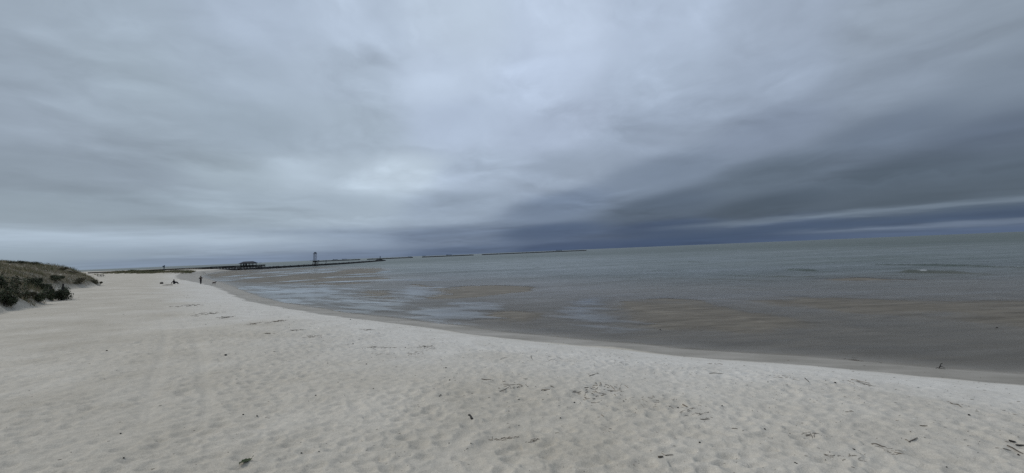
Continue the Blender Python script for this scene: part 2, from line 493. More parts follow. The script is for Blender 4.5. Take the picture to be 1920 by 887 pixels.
def relief(x, y, r, dry):
    """trodden, wind-smoothed footprints and ripples"""
    # the trodden hollows lie a little longer across the slope than along it
    xs, ys = x + 0.06 * y + 0.12 * vnoise(x / 0.7, y / 0.7, 55), y - 0.05 * x + 0.10 * vnoise(x / 0.6, y / 0.6, 56)
    f1, id1 = worley(xs / 0.40, ys / 0.26, 101)
    f2, id2 = worley(xs / 0.25 + 3.3, ys / 0.16 + 1.7, 202)
    f3, id3 = worley(xs / 0.95 + 9.1, ys / 0.7 + 4.2, 303)
    patch = 0.50 + 0.50 * sstep(-0.25, 0.3, fbm(x / 4.0, y / 4.0, 3, 12))
    a = -0.049 * np.exp(-(f1 / 0.34) ** 2) * (id1 > 0.25) * (0.35 + 0.85 * id1) + 0.022 * np.exp(-((f1 - 0.54) / 0.14) ** 2)
    b = -0.020 * np.exp(-(f2 / 0.36) ** 2) * (id2 > 0.3)
    c = -0.020 * np.exp(-(f3 / 0.36) ** 2) * (id3 > 0.6)
    und = 0.04 * fbm(x / 0.9, y / 0.6, 3, 71)
    rw = vnoise(xs / 0.62, ys / 0.13 + 0.8 * vnoise(xs / 0.9, ys / 0.5, 83), 81)
    rp = 0.040 * (0.25 - np.abs(rw)) + 0.010 * vnoise(xs / 0.22, ys / 0.07, 82)
    lane = np.zeros(x.shape)
    near_ = r < 45
    if near_.any():
        for t in tracks:
            lane[near_] = np.maximum(lane[near_], np.exp(-(poly_dist(x[near_], y[near_], t, closed=False) / 0.16) ** 2))
    patch = patch * (1 - 0.8 * lane)
    und = und - 0.035 * lane / np.maximum(patch, 0.2)
    fade = 1 - 0.75 * sstep(18, 60, r)
    return (a + b + c + und + rp) * patch * fade * dry * (r < 140)


def ground_z(x, y, fine=True):
    xa, ya = np.array([x], float), np.array([y], float)
    f = sand_fields(xa, ya)
    z = f['z'][0]
    if fine:
        z += relief(xa, ya, f['r'], f['dry'])[0]
    return float(z)


def place(px, py, fine=True):
    """the point of the real ground seen along this bearing: walk the sight line until it meets the ground"""
    d = ray(px, py)
    lo, hi = 4.0, 700.0
    for k in range(3):
        t = np.exp(np.linspace(math.log(lo), math.log(hi), 90 if k == 0 else 24))
        x, y = d.x * t, d.y * t
        f = sand_fields(x, y)
        g = f['z'] + (relief(x, y, f['r'], f['dry']) if fine else 0)
        under = CAM_H + d.z * t < g
        i = int(np.argmax(under)) if under.any() else len(t) - 1
        lo, hi = t[max(i - 1, 0)], t[i]
    t = 0.5 * (lo + hi)
    x, y = d.x * t, d.y * t
    return Vector((x, y, ground_z(x, y, fine)))


# ---------------------------------------------------------------- materials


class NT:
    def __init__(self, name):
        self.m = bpy.data.materials.new(name)
        self.m.use_nodes = True
        self.t = self.m.node_tree
        self.t.nodes.clear()
        self.out = self.n('ShaderNodeOutputMaterial')

    def n(self, t, **kw):
        o = self.t.nodes.new(t)
        for k, v in kw.items():
            setattr(o, k, v)
        return o

    def l(self, a, b):
        self.t.links.new(a, b)

    def set(self, node, **kw):
        for k, v in kw.items():
            k = k.replace('_', ' ')
            if hasattr(v, 'is_linked') or isinstance(v, bpy.types.NodeSocket):
                self.l(v, node.inputs[k])
            else:
                node.inputs[k].default_value = v
        return node

    def attr(self, name):
        a = self.n('ShaderNodeAttribute')
        a.attribute_name = name
        return a

    def noise(self, vec, scale, detail=3, rough=0.5):
        o = self.n('ShaderNodeTexNoise')
        self.set(o, Vector=vec, Scale=scale, Detail=detail, Roughness=rough)
        return o.outputs['Fac']

    def pos(self, sc=(1, 1, 1)):
        g = self.n('ShaderNodeNewGeometry')
        m = self.n('ShaderNodeVectorMath', operation='MULTIPLY')
        self.l(g.outputs['Position'], m.inputs[0])
        m.inputs[1].default_value = sc
        return m.outputs[0]

    def mix(self, f, a, b):
        o = self.n('ShaderNodeMix', data_type='RGBA')
        for k, v in (('Factor', f), ('A', a), ('B', b)):
            if isinstance(v, bpy.types.NodeSocket):
                self.l(v, o.inputs[k])
            elif k == 'Factor':
                o.inputs[k].default_value = v
            else:
                o.inputs[k].default_value = (*v, 1) if len(v) == 3 else v
        return o.outputs['Result']

    def math(self, op, a, b=None, clamp=False):
        o = self.n('ShaderNodeMath', operation=op, use_clamp=clamp)
        for i, v in enumerate((a, b)):
            if v is None:
                continue
            if isinstance(v, bpy.types.NodeSocket):
                self.l(v, o.inputs[i])
            else:
                o.inputs[i].default_value = v
        return o.outputs[0]

    def rng(self, v, a, b, c=0.0, d=1.0):
        o = self.n('ShaderNodeMapRange')
        self.l(v, o.inputs['Value'])
        for k, x in (('From Min', a), ('From Max', b), ('To Min', c), ('To Max', d)):
            o.inputs[k].default_value = x
        return o.outputs[0]


def plain(name, col, rough=0.8, var=0.25, scale=6.0, spec=0.3, attr=None):
    """one colour with a little uneven wear; attr: an optional per-piece tint"""
    q = NT(name)
    p = q.n('ShaderNodeBsdfPrincipled')
    tcn = q.n('ShaderNodeTexCoord')
    f = q.noise(tcn.outputs['Object'], scale, 4, 0.6)
    c = q.mix(q.rng(f, 0.3, 0.7), tuple(v * (1 - var) for v in col), tuple(min(1, v * (1 + var)) for v in col))
    if attr:
        a = q.attr(attr)
        m = q.n('ShaderNodeMix', data_type='RGBA', blend_type='MULTIPLY')
        m.inputs['Factor'].default_value = 1
        q.l(c, m.inputs['A'])
        q.l(a.outputs['Color'], m.inputs['B'])
        c = m.outputs['Result']
    q.set(p, Base_Color=c, Roughness=rough)
    p.inputs['Specular IOR Level'].default_value = spec
    q.l(p.outputs[0], q.out.inputs[0])
    return q.m


def sand_material():
    q = NT('beach_sand')
    p = q.n('ShaderNodeBsdfPrincipled')
    P = q.pos()
    wet, white, lit = q.attr('wet').outputs['Fac'], q.attr('white').outputs['Fac'], q.attr('litter').outputs['Fac']
    tan = q.mix(q.rng(q.noise(P, 0.28, 6, 0.65), 0.33, 0.67), (0.400, 0.362, 0.297), (0.508, 0.467, 0.397))
    shell = q.mix(q.rng(q.noise(P, 0.9, 5, 0.6), 0.35, 0.65), (0.505, 0.476, 0.424), (0.58, 0.551, 0.498))
    c = q.mix(white, tan, shell)
    grain = q.rng(q.noise(P, 60, 2, 0.6), 0.3, 0.7, 0.86, 1.14)
    grain2 = q.rng(q.noise(P, 11, 3, 0.6), 0.3, 0.7, 0.93, 1.07)
    g = q.n('ShaderNodeMix', data_type='RGBA', blend_type='MULTIPLY')
    g.inputs['Factor'].default_value = 1.0
    q.l(c, g.inputs['A'])
    gg = q.math('MULTIPLY', grain, grain2)
    cg = q.n('ShaderNodeCombineColor')
    for i in range(3):
        q.l(gg, cg.inputs[i])
    q.l(cg.outputs[0], g.inputs['B'])
    c = g.outputs['Result']
    # litter of dead grass under the dune plants
    c = q.mix(q.math('MULTIPLY', lit, q.rng(q.noise(P, 1.6, 5, 0.7), 0.30, 0.50)), c, (0.135, 0.118, 0.082))
    wc = q.mix(q.rng(q.noise(q.pos((0.5, 1.3, 1)), 0.5, 5, 0.6), 0.35, 0.65), (0.225, 0.205, 0.17), (0.335, 0.308, 0.265))
    bc = q.mix(q.rng(q.noise(q.pos((0.30, 1.3, 1)), 0.8, 7, 0.7), 0.35, 0.65), (0.106, 0.092, 0.071), (0.200, 0.176, 0.139))
    flat = q.attr('flat').outputs['Fac']
    wc = q.mix(flat, wc, bc)
    c = q.mix(wet, c, wc)
    q.set(p, Base_Color=c, Roughness=q.rng(wet, 0, 1, 0.95, 0.62))
    q.l(q.math('SUBTRACT', q.rng(wet, 0, 1, 0.12, 0.25), q.math('MULTIPLY', flat, 0.12)), p.inputs['Specular IOR Level'])
    b = q.n('ShaderNodeBump')
    b.inputs['Strength'].default_value = 0.6
    b.inputs['Distance'].default_value = 0.05
    hb = q.math('ADD', q.noise(q.pos((1, 1.5, 1)), 3.2, 5, 0.62), q.math('MULTIPLY', q.noise(P, 30, 3, 0.6), 0.18))
    q.l(q.math('MULTIPLY', hb, q.rng(wet, 0, 1, 1.0, 0.12)), b.inputs['Height'])
    q.l(b.outputs[0], p.inputs['Normal'])
    q.l(p.outputs[0], q.out.inputs[0])
    return q.m


def sea_material():
    q = NT('sea_water')
    op, calm, foam, film, shal = (q.attr(k).outputs['Fac'] for k in ('opacity', 'calm', 'foam', 'film', 'shallow'))
    # wind waves: several sizes, crests lying across the wind
    b1 = q.noise(q.pos((0.45, 1.25, 1)), 1.4, 3, 0.6)
    b2 = q.noise(q.pos((0.10, 0.32, 1)), 1.0, 5, 0.6)
    hgt = q.math('ADD', q.math('MULTIPLY', b1, 0.10), q.math('MULTIPLY', b2, 0.35))
    b = q.n('ShaderNodeBump')
    b.inputs['Distance'].default_value = 1.0
    q.l(q.math('SUBTRACT', q.rng(shal, 0, 1, 0.85, 0.45), q.math('MULTIPLY', calm, 0.40)), b.inputs['Strength'])
    q.l(hgt, b.inputs['Height'])
    tr = q.n('ShaderNodeBsdfTransparent')
    tr.inputs[0].default_value = (0.965, 0.965, 0.965, 1)
    df = q.n('ShaderNodeBsdfDiffuse')
    deep = q.mix(q.rng(q.noise(q.pos((0.006, 0.03, 1)), 1.0, 5, 0.6), 0.35, 0.65), (0.056, 0.075, 0.064), (0.080, 0.098, 0.082))
    silt = q.mix(q.rng(q.noise(q.pos((0.05, 0.12, 1)), 1.0, 5, 0.6), 0.35, 0.65), (0.145, 0.138, 0.122), (0.190, 0.180, 0.160))
    mur = q.mix(q.attr('deep').outputs['Fac'], silt, deep)
    q.set(df, Color=mur, Normal=b.outputs[0])
    body = q.n('ShaderNodeMixShader')
    q.l(op, body.inputs[0])
    q.l(tr.outputs[0], body.inputs[1])
    q.l(df.outputs[0], body.inputs[2])
    gl = q.n('ShaderNodeBsdfGlossy')
    gl.distribution = 'GGX'
    q.l(q.rng(calm, 0, 1, 0.30, 0.10), gl.inputs['Roughness'])
    gl.inputs['Color'].default_value = (0.95, 0.95, 0.95, 1)
    q.l(b.outputs[0], gl.inputs['Normal'])
    fr = q.n('ShaderNodeFresnel')
    fr.inputs['IOR'].default_value = 1.33
    q.l(b.outputs[0], fr.inputs['Normal'])
    gain = q.math('MAXIMUM', q.math('MULTIPLY', q.rng(q.attr('far').outputs['Fac'], 0, 1, 1.0, 0.60), q.math('SUBTRACT', q.rng(shal, 0, 1, 0.55, 0.44), q.math('MULTIPLY', q.attr('near').outputs['Fac'], 0.18))), q.math('MULTIPLY', calm, 1.0))
    gust = q.rng(q.noise(q.pos((0.018, 0.075, 1)), 1.0, 6, 0.62), 0.3, 0.7, 0.72, 1.28)
    gust2 = q.rng(q.noise(q.pos((0.16, 0.55, 1)), 1.0, 5, 0.62), 0.3, 0.7, 0.78, 1.22)
    gain = q.math('MULTIPLY', gain, q.math('MULTIPLY', gust, gust2))
    frl = q.math('MULTIPLY', fr.outputs[0], q.math('MULTIPLY', gain, film), True)
    surf = q.n('ShaderNodeMixShader')
    q.l(frl, surf.inputs[0])
    q.l(body.outputs[0], surf.inputs[1])
    q.l(gl.outputs[0], surf.inputs[2])
    fo = q.n('ShaderNodeBsdfDiffuse')
    fo.inputs[0].default_value = (0.75, 0.77, 0.78, 1)
    fin = q.n('ShaderNodeMixShader')
    q.l(foam, fin.inputs[0])
    q.l(surf.outputs[0], fin.inputs[1])
    q.l(fo.outputs[0], fin.inputs[2])
    q.l(fin.outputs[0], q.out.inputs[0])
    return q.m


# ---------------------------------------------------------------- mesh helpers


def link(name, me, parent=None, mat=None):
    o = bpy.data.objects.new(name, me)
    C.objects.link(o)
    if parent is not None:
        o.parent = parent
    if mat is not None and me is not None and not me.materials:
        me.materials.append(mat)
    return o


def tag(o, label, cat, group=None):
    o['label'] = label
    o['category'] = cat
    if group:
        o['group'] = group
    return o


def thing(name, label, cat, loc=(0, 0, 0), rz=0.0, group=None):
    o = bpy.data.objects.new(name, None)
    o.empty_display_size = 0.3
    C.objects.link(o)
    o.location = loc
    o.rotation_euler = (0, 0, rz)
    return tag(o, label, cat, group)


def grid_mesh(name, X, Y, Z, wrap):
    nr, na = X.shape
    me = bpy.data.meshes.new(name)
    co = np.stack([X, Y, Z], -1).reshape(-1, 3).astype(np.float32)
    i, j = np.meshgrid(np.arange(nr - 1), np.arange(na if wrap else na - 1), indexing='ij')
    j2 = (j + 1) % na
    quads = np.stack([i * na + j, (i + 1) * na + j, (i + 1) * na + j2, i * na + j2], -1).reshape(-1, 4)[:, ::-1]
    me.vertices.add(len(co))
    me.vertices.foreach_set('co', co.ravel())
    nq = len(quads)
    me.loops.add(nq * 4)
    me.loops.foreach_set('vertex_index', quads.ravel().astype(np.int32))
    me.polygons.add(nq)
    me.polygons.foreach_set('loop_start', np.arange(0, nq * 4, 4, dtype=np.int32))
    me.polygons.foreach_set('loop_total', np.full(nq, 4, dtype=np.int32))
    me.polygons.foreach_set('use_smooth', np.ones(nq, bool))
    me.update(calc_edges=True)
    return me


def fattr(me, name, v):
    a = me.attributes.new(name, 'FLOAT', 'POINT')
    a.data.foreach_set('value', np.asarray(v, np.float32).ravel())


def polar(front_seg, back_seg, radii, half=64.0):
    a = np.concatenate([np.linspace(-half, half, front_seg, endpoint=False), np.linspace(half, 360 - half, back_seg, endpoint=False)])
    a = np.radians(a)
    R, AA = np.meshgrid(radii, a, indexing='ij')
    return R * np.sin(AA), R * np.cos(AA)


def geo(a, b, step):
    n = int(math.log(b / a) / step)
    return a * np.exp(np.arange(n) * step)


class MB:
    """collects simple solids into one mesh"""

    def __init__(self):
        self.v, self.f = [], []

    def add(self, vs, fs):
        o = len(self.v)
        self.v += [tuple(p) for p in vs]
        self.f += [tuple(i + o for i in f) for f in fs]

    def box(self, c, s, mat=None):
        x, y, z = (k / 2 for k in s)
        vs = [Vector((i * x, j * y, k * z)) for i in (-1, 1) for j in (-1, 1) for k in (-1, 1)]
        if mat is not None:
            vs = [mat @ p for p in vs]
        vs = [p + Vector(c) for p in vs]
        self.add(vs, [(0, 1, 3, 2), (4, 6, 7, 5), (0, 4, 5, 1), (2, 3, 7, 6), (0, 2, 6, 4), (1, 5, 7, 3)])
        return self

    def tube(self, pts, rad, sides=6):
        pts = [Vector(p) for p in pts]
        if not hasattr(rad, '__len__'):
            rad = [rad] * len(pts)
        rings = []
        for i, p in enumerate(pts):
            d = (pts[min(i + 1, len(pts) - 1)] - pts[max(i - 1, 0)]).normalized()
            a = d.orthogonal().normalized()
            if abs(d.z) < 0.9:
                a = d.cross(Vector((0, 0, 1))).normalized()
            b = d.cross(a)
            rings.append([p + (a * math.cos(2 * math.pi * k / sides) + b * math.sin(2 * math.pi * k / sides)) * rad[i] for k in range(sides)])
        vs = [p for rg_ in rings for p in rg_]
        fs = []
        for i in range(len(pts) - 1):
            for k in range(sides):
                k2 = (k + 1) % sides
                fs.append((i * sides + k, i * sides + k2, (i + 1) * sides + k2, (i + 1) * sides + k))
        fs.append(tuple(range(sides))[::-1])
        fs.append(tuple((len(pts) - 1) * sides + k for k in range(sides)))
        self.add(vs, fs)
        return self

    def blob(self, c, s, seed, rough=0.22, sub=1):
        """an angular boulder: jittered icosphere"""
        r = random.Random(seed)
        vs, fs = ICO[sub]
        M3 = Matrix.Rotation(r.uniform(0, 6.28), 3, 'Z') @ Matrix.Rotation(r.uniform(-0.5, 0.5), 3, 'X')
        o = []
        for p in vs:
            k = 1 + r.uniform(-rough, rough)
            q_ = Vector((p[0] * s[0] * k, p[1] * s[1] * k, p[2] * s[2] * k))
            o.append(M3 @ q_ + Vector(c))
        self.add(o, fs)
        return self

    def mesh(self, name, smooth=False):
        me = bpy.data.meshes.new(name)
        me.from_pydata(self.v, [], self.f)
        if smooth:
            me.polygons.foreach_set('use_smooth', np.ones(len(me.polygons), bool))
        me.update()
        return me

    def build(self, name, mat, parent=None, smooth=False):
        return link(name, self.mesh(name, smooth), parent, mat)


def _ico():
    import bmesh
    res = {}
    for s in (1, 2):
        bm = bmesh.new()
        bmesh.ops.create_icosphere(bm, subdivisions=s, radius=1.0)
        bm.verts.index_update()
        res[s] = ([tuple(v.co) for v in bm.verts], [tuple(v.index for v in f.verts) for f in bm.faces])
        bm.free()
    return res


ICO = _ico()

# ---------------------------------------------------------------- ground sheet
MAT_SAND = sand_material()
radii = np.concatenate([[0.05, 1.0, 2.0, 3.0], geo(3.6, 34, 0.0058), geo(34, 900, 0.0105), geo(900, 80000, 0.09)])
X, Y = polar(860, 70, radii)
fl = sand_fields(X.ravel(), Y.ravel())
z = fl['z'] + relief(X.ravel(), Y.ravel(), fl['r'], fl['dry'])
gm = grid_mesh('beach', X, Y, z.reshape(X.shape), True)
fattr(gm, 'wet', fl['wet'])
fattr(gm, 'white', fl['white'])
fattr(gm, 'flat', fl['flat'])
fattr(gm, 'litter', np.clip(sstep(0.0, 1.3, fl['du']) + 0.8 * sstep(0.3, 0.7, fl['rg']), 0, 1) * (fl['s'] > 0))
beach = link('beach', gm, None, MAT_SAND)
beach['kind'] = 'structure'

# ---------------------------------------------------------------- sea sheet
MAT_SEA = sea_material()
radii = np.concatenate([geo(9, 30, 0.0105), geo(30, 130, 0.0055), geo(130, 2500, 0.0105), geo(2500, 90000, 0.06)])
X, Y = polar(560, 40, radii)
xr, yr = X.ravel(), Y.ravel()
fs_ = sand_fields(xr, yr)
dep = fs_['depth']
zz = np.zeros(xr.shape)
foam = np.zeros(xr.shape)
rr = np.hypot(xr, yr)
# small waves breaking on the outer bar
brk = [([(1480, 506), (1540, 509), (1600, 512.5), (1680, 513)], 0.22), ([(1590, 511), (1700, 511), (1790, 512), (1850, 515), (1880, 514)], 0.24),
       ([(1820, 509.5), (1920, 512.5), (2050, 514)], 0.22), ([(960, 501.5), (1040, 503), (1130, 504), (1240, 505)], 0.10),
       ([(1060, 503.5), (1150, 507), (1300, 509)], 0.09), ([(1150, 519), (1300, 522), (1480, 527)], 0.05), ([(1380, 485), (1480, 482), (1600, 484)], 0.16),
       ([(1000, 486), (1100, 486), (1200, 489)], 0.12), ([(1180, 534), (1350, 541), (1600, 549), (1900, 553)], 0.05), ([(1230, 491), (1400, 493), (1560, 497)], 0.17), ([(1600, 496), (1750, 498), (1920, 502)], 0.18), ([(1300, 515), (1420, 518), (1510, 519)], 0.12), ([(860, 495), (960, 497), (1080, 499)], 0.14)]
for pts, amp in brk:
    w = smooth_line([level(*p) for p in pts], 4)
    cym = np.mean([p[1] for p in w])
    cxm = np.mean([p[0] for p in w])
    m = (np.abs(yr - cym) < 40) & (np.abs(xr - cxm) < 160)
    dl = poly_dist(xr[m], yr[m], w, closed=False) + 1.1 * fbm(xr[m] / 6, yr[m] / 6, 2, 51)
    seg = sstep(-0.10, 0.22, fbm(xr[m] / 5.0, yr[m] / 9.0, 3, int(amp * 1000)))
    crest = np.exp(-(dl / 0.5) ** 2) * seg
    zz[m] += 1.6 * amp * crest
    if amp > 0.2:
        foam[m] = np.maximum(foam[m], 0.45 * sstep(0.6, 0.95, crest) * sstep(0.22, 0.42, fbm(xr[m] / 1.1, yr[m] / 3, 3, 77 + int(amp * 100))))
near = 1 - sstep(150, 400, rr)
zz += 0.03 * fbm(xr / 2.4, yr / 1.1, 3, 66) * near * np.clip(dep / 0.35, 0, 1)
zz += 0.12 * fbm(xr / 9.0, yr / 4.0, 3, 68) * sstep(0.25, 1.2, dep) * (1 - sstep(300, 900, rr))
sm = grid_mesh('sea', X, Y, zz.reshape(X.shape), True)
fattr(sm, 'opacity', 1 - np.exp(-dep * 3.2))
fattr(sm, 'deep', sstep(18, 55, -fs_['s']))
fattr(sm, 'far', sstep(130, 420, rr))
calm = (1 - sstep(0.10, 0.55, dep)) * (1 - sstep(30, 80, -fs_['s']) * 0.6)
left = sstep(0.05, -0.30, np.arctan2(xr, yr)) * (1 - sstep(35, 90, -fs_['s']))
pool = fs_['pm']
fattr(sm, 'calm', np.clip(np.maximum.reduce([left * 0.40, pool]), 0, 1))
fattr(sm, 'film', sstep(0.0, 0.08, dep))
fattr(sm, 'near', (1 - sstep(5, 22, -fs_['s'])))
fattr(sm, 'shallow', 1 - sstep(28, 70, -fs_['s']))
fattr(sm, 'foam', foam)
sea = link('sea', sm, None, MAT_SEA)
sea['kind'] = 'structure'

# ---------------------------------------------------------------- materials of the things
MAT_ROCK = plain('dark_rock', (0.022, 0.023, 0.024), 0.9, 0.35, 1.2)
MAT_WOOD = plain('weathered_timber', (0.026, 0.025, 0.024), 0.9, 0.3, 3)
MAT_WOODG = plain('grey_timber', (0.10, 0.092, 0.085), 0.85, 0.3, 3)
MAT_ROOF = plain('dark_roofing', (0.018, 0.022, 0.030), 0.85, 0.25, 3)
MAT_STEEL = plain('dark_painted_steel', (0.045, 0.056, 0.078), 0.7, 0.3, 2)
MAT_SHIP = plain('hazed_ship_grey', (0.15, 0.19, 0.25), 0.8, 0.15, 0.05)  # distance haze over the ships is put into this light grey-blue
MAT_WHITE = plain('white_paint', (0.75, 0.76, 0.77), 0.6, 0.08, 2)
MAT_FOAM = plain('sea_foam', (0.42, 0.44, 0.45), 0.9, 0.1, 2)
MAT_BLUE = plain('slate_blue_paint', (0.035, 0.060, 0.085), 0.7, 0.2, 2)
MAT_REED = plain('dry_reed', (0.19, 0.155, 0.118), 0.8, 0.35, 9, attr=None)
MAT_REED2 = plain('dark_reed', (0.125, 0.104, 0.083), 0.8, 0.35, 9)
MAT_TWIG = plain('dark_driftwood', (0.022, 0.020, 0.018), 0.85, 0.4, 9)
MAT_LEAF = plain('green_leaf', (0.030, 0.044, 0.008), 0.55, 0.35, 20)
MAT_BLACKCLOTH = plain('black_cloth', (0.010, 0.010, 0.013), 0.9, 0.2, 8)
MAT_NAVY = plain('dark_navy_cloth', (0.014, 0.015, 0.022), 0.9, 0.2, 8)
MAT_SKIN = plain('skin', (0.30, 0.19, 0.13), 0.6, 0.1, 8)
MAT_HAIR = plain('dark_hair', (0.012, 0.010, 0.009), 0.7, 0.2, 20)
MAT_DOG = plain('dark_brown_fur', (0.045, 0.022, 0.020), 0.9, 0.4, 10)
MAT_SHELL = plain('bleached_shell', (0.80, 0.79, 0.76), 0.6, 0.08, 20)
MAT_GRASS = plain('dune_grass_blades', (1.0, 1.0, 1.0), 0.9, 0.18, 0.6, 0.15, attr='tint')
MAT_FOLI = plain('shrub_leaves', (1.0, 1.0, 1.0), 0.8, 0.18, 1.0, 0.25, attr='tint')

# ---------------------------------------------------------------- plants


def quads_mesh(name, V, tint):
    """V: (n,4,3) leaf or blade faces, tint: (n,3)"""
    n = len(V)
    me = bpy.data.meshes.new(name)
    me.vertices.add(n * 4)
    me.vertices.foreach_set('co', V.astype(np.float32).ravel())
    me.loops.add(n * 4)
    me.loops.foreach_set('vertex_index', np.arange(n * 4, dtype=np.int32))
    me.polygons.add(n)
    me.polygons.foreach_set('loop_start', np.arange(0, n * 4, 4, dtype=np.int32))
    me.polygons.foreach_set('loop_total', np.full(n, 4, dtype=np.int32))
    me.update(calc_edges=True)
    a = me.attributes.new('tint', 'FLOAT_COLOR', 'POINT')
    col = np.ones((n, 4, 4), np.float32)
    col[:, :, :3] = tint[:, None, :]
    a.data.foreach_set('color', col.ravel())
    return me


def blades(x, y, z, h, lean=0.35, width=0.02, tint=None):
    n = len(x)
    a = rng.uniform(0, 2 * np.pi, n)
    # wind bends them to the left of the picture
    lx = np.cos(a) * lean * h + rng.normal(-0.10, 0.1, n) * h
    ly = np.sin(a) * lean * h
    b = rng.uniform(0, np.pi, n)
    wx, wy = np.cos(b) * width, np.sin(b) * width
    V = np.zeros((n, 4, 3))
    V[:, 0] = np.stack([x - wx, y - wy, z - 0.03], -1)
    V[:, 1] = np.stack([x + wx, y + wy, z - 0.03], -1)
    V[:, 2] = np.stack([x + lx + wx * 0.3, y + ly + wy * 0.3, z + h], -1)
    V[:, 3] = np.stack([x + lx - wx * 0.3, y + ly - wy * 0.3, z + h], -1)
    return V


GREENS = np.array([(0.20, 0.195, 0.11), (0.28, 0.25, 0.15), (0.37, 0.305, 0.20), (0.44, 0.36, 0.25), (0.14, 0.15, 0.085), (0.32, 0.24, 0.165)])


def grass_field(name, n, sampler, hrange, width, mix_w):
    x, y = sampler(n)
    f = sand_fields(x, y)
    dens = fbm(x / 2.3, y / 2.3, 3, 141)
    keep = (f['s'] > 4) & (np.maximum((f['du'] - 0.1) / 1.3, (f['rg'] - 0.35) * 2.2) + dens * 1.1 > 0.15)
    x, y = x[keep], y[keep]
    zz_ = f['z'][keep]
    d2 = fbm(x / 3.1, y / 3.1, 3, 151)
    h = rng.uniform(*hrange, len(x)) * (0.8 + 0.9 * d2)
    h = np.maximum(h, 0.12)
    pick = rng.choice(len(GREENS), len(x), p=mix_w)
    pick2 = np.where(d2 > 0.16, 0, np.where(d2 < -0.22, 2, pick))
    sel = rng.random(len(x)) < 0.5
    t = GREENS[np.where(sel, pick2, pick)] * rng.uniform(0.7, 1.3, len(x))[:, None]
    V = blades(x, y, zz_, h, 0.4, width)
    V[:, :, :] = V
    wv = width * (1 + np.hypot(x, y) / 60.0)
    o = link(name, quads_mesh(name, blades(x, y, zz_, h, 0.4, 1.0) if False else V, t), None, MAT_GRASS)
    o['kind'] = 'stuff'
    return o


def dune_sampler(n):
    # the part of the dune that can be seen
    x = rng.uniform(-125, -22, n)
    y = rng.uniform(22, 108, n)
    return x, y


g1 = grass_field('dune_grass', 230000, dune_sampler, (0.30, 0.62), 0.022, [0.20, 0.22, 0.22, 0.16, 0.12, 0.08])


def ridge_sampler(n):
    t = rng.uniform(0, 1, n) * (len(ridge_line) - 1)
    i = np.minimum(t.astype(int), len(ridge_line) - 2)
    P = np.array(ridge_line)
    fr = (t - i)[:, None]
    q_ = P[i] * (1 - fr) + P[i + 1] * fr
    return q_[:, 0] + rng.normal(0, 5, n), q_[:, 1] + rng.normal(0, 6, n)


g2 = grass_field('low_dune_plants', 26000, ridge_sampler, (0.25, 0.75), 0.10, [0.34, 0.14, 0.12, 0.06, 0.32, 0.02])


def shrub(loc, size, n, leaf, dark, label, name='dune_shrub', group=None, twigs=7, seed=0):
    r = np.random.default_rng(seed)
    root = thing(name, label, 'shrub', loc, r.uniform(0, 6.28), group)
    # lobes make an uneven outline
    nl = 7
    lc = np.stack([r.normal(0, 0.42, nl) * size[0], r.normal(0, 0.42, nl) * size[1], r.uniform(0.25, 0.75, nl) * size[2]], -1)
    lr = r.uniform(0.20, 0.52, nl)
    which = r.integers(0, nl, n)
    u = r.normal(0, 1, (n, 3)) * np.array((1.0, 1.0, 0.9))
    u /= np.linalg.norm(u, axis=1)[:, None]
    rad = r.uniform(0.2, 1.15, n) ** 0.6
    c = lc[which] + u * (rad * lr[which])[:, None] * np.array(size)
    c[:, 2] = np.maximum(c[:, 2], 0.02)
    a, b = r.normal(0, 1, (n, 3)), r.normal(0, 1, (n, 3))
    a /= np.linalg.norm(a, axis=1)[:, None]
    b = np.cross(a, b)
    b /= np.linalg.norm(b, axis=1)[:, None]
    a *= (leaf * r.uniform(0.7, 1.4, n))[:, None]
    b *= (leaf * 0.45 * r.uniform(0.7, 1.4, n))[:, None]
    V = np.stack([c - a, c - b, c + a, c + b], 1)
    base_c = np.array((0.066, 0.080, 0.046)) if dark else np.array((0.13, 0.12, 0.078))
    t = base_c * r.uniform(0.5, 1.6, n)[:, None] * (0.75 + 0.5 * r.random(nl))[which][:, None]
    br = r.random(n) < 0.15
    t[br] = np.array((0.11, 0.09, 0.06)) * r.uniform(0.6, 1.2, br.sum())[:, None]
    link('foliage', quads_mesh('foliage', V, t), root, MAT_FOLI)
    mb = MB()
    for k in range(twigs):
        tip = lc[k % nl] * np.array((1.1, 1.1, 1.15))
        mid = tip * 0.5 + r.normal(0, 0.06, 3)
        mb.tube([(tip[0] * 0.1, tip[1] * 0.1, -0.05), tuple(mid), tuple(tip)], [0.022, 0.015, 0.006], 5)
    mb.build('stem', MAT_TWIG, root)
    return root


shr = [  # px, py of the foot, half width, height, dark, label
    (8, 574, 1.0, 1.5, True, 'dark green shrub at the very left, lowest on the dune front'),
    (20, 556, 1.15, 2.0, True, 'large blackish green shrub on the left dune, biggest on its near slope'),
    (44, 560, 0.75, 0.7, False, 'low greyish brown bush trailing over bare sand on the near dune front'),
    (72, 564, 0.55, 0.75, True, 'small round green bush alone on sand just left of the wooden posts'),
    (62, 537, 1.0, 1.1, True, 'dark green shrub halfway up the near dune above the small round bush'),
    (82, 545, 0.9, 1.0, True, 'dark bush at the near dune corner behind the wooden posts'),
    (94, 562, 0.85, 1.35, True, 'green bush growing around the left wooden post at the dune foot'),
    (105, 562, 0.95, 1.3, True, 'thick green bush between the two wooden posts'),
    (117, 563, 0.85, 1.2, True, 'dark scraggly bush against the right wooden post at the dune foot'),
    (178, 532, 1.0, 0.8, False, 'low brown bush at the right-hand tip of the far dune'),
    (150, 531, 1.1, 0.9, False, 'grey green bush on the foot of the far dune left of its tip'),
    (104, 527, 1.2, 1.0, True, 'dark green shrub alone in the middle of the far dune face'),
]
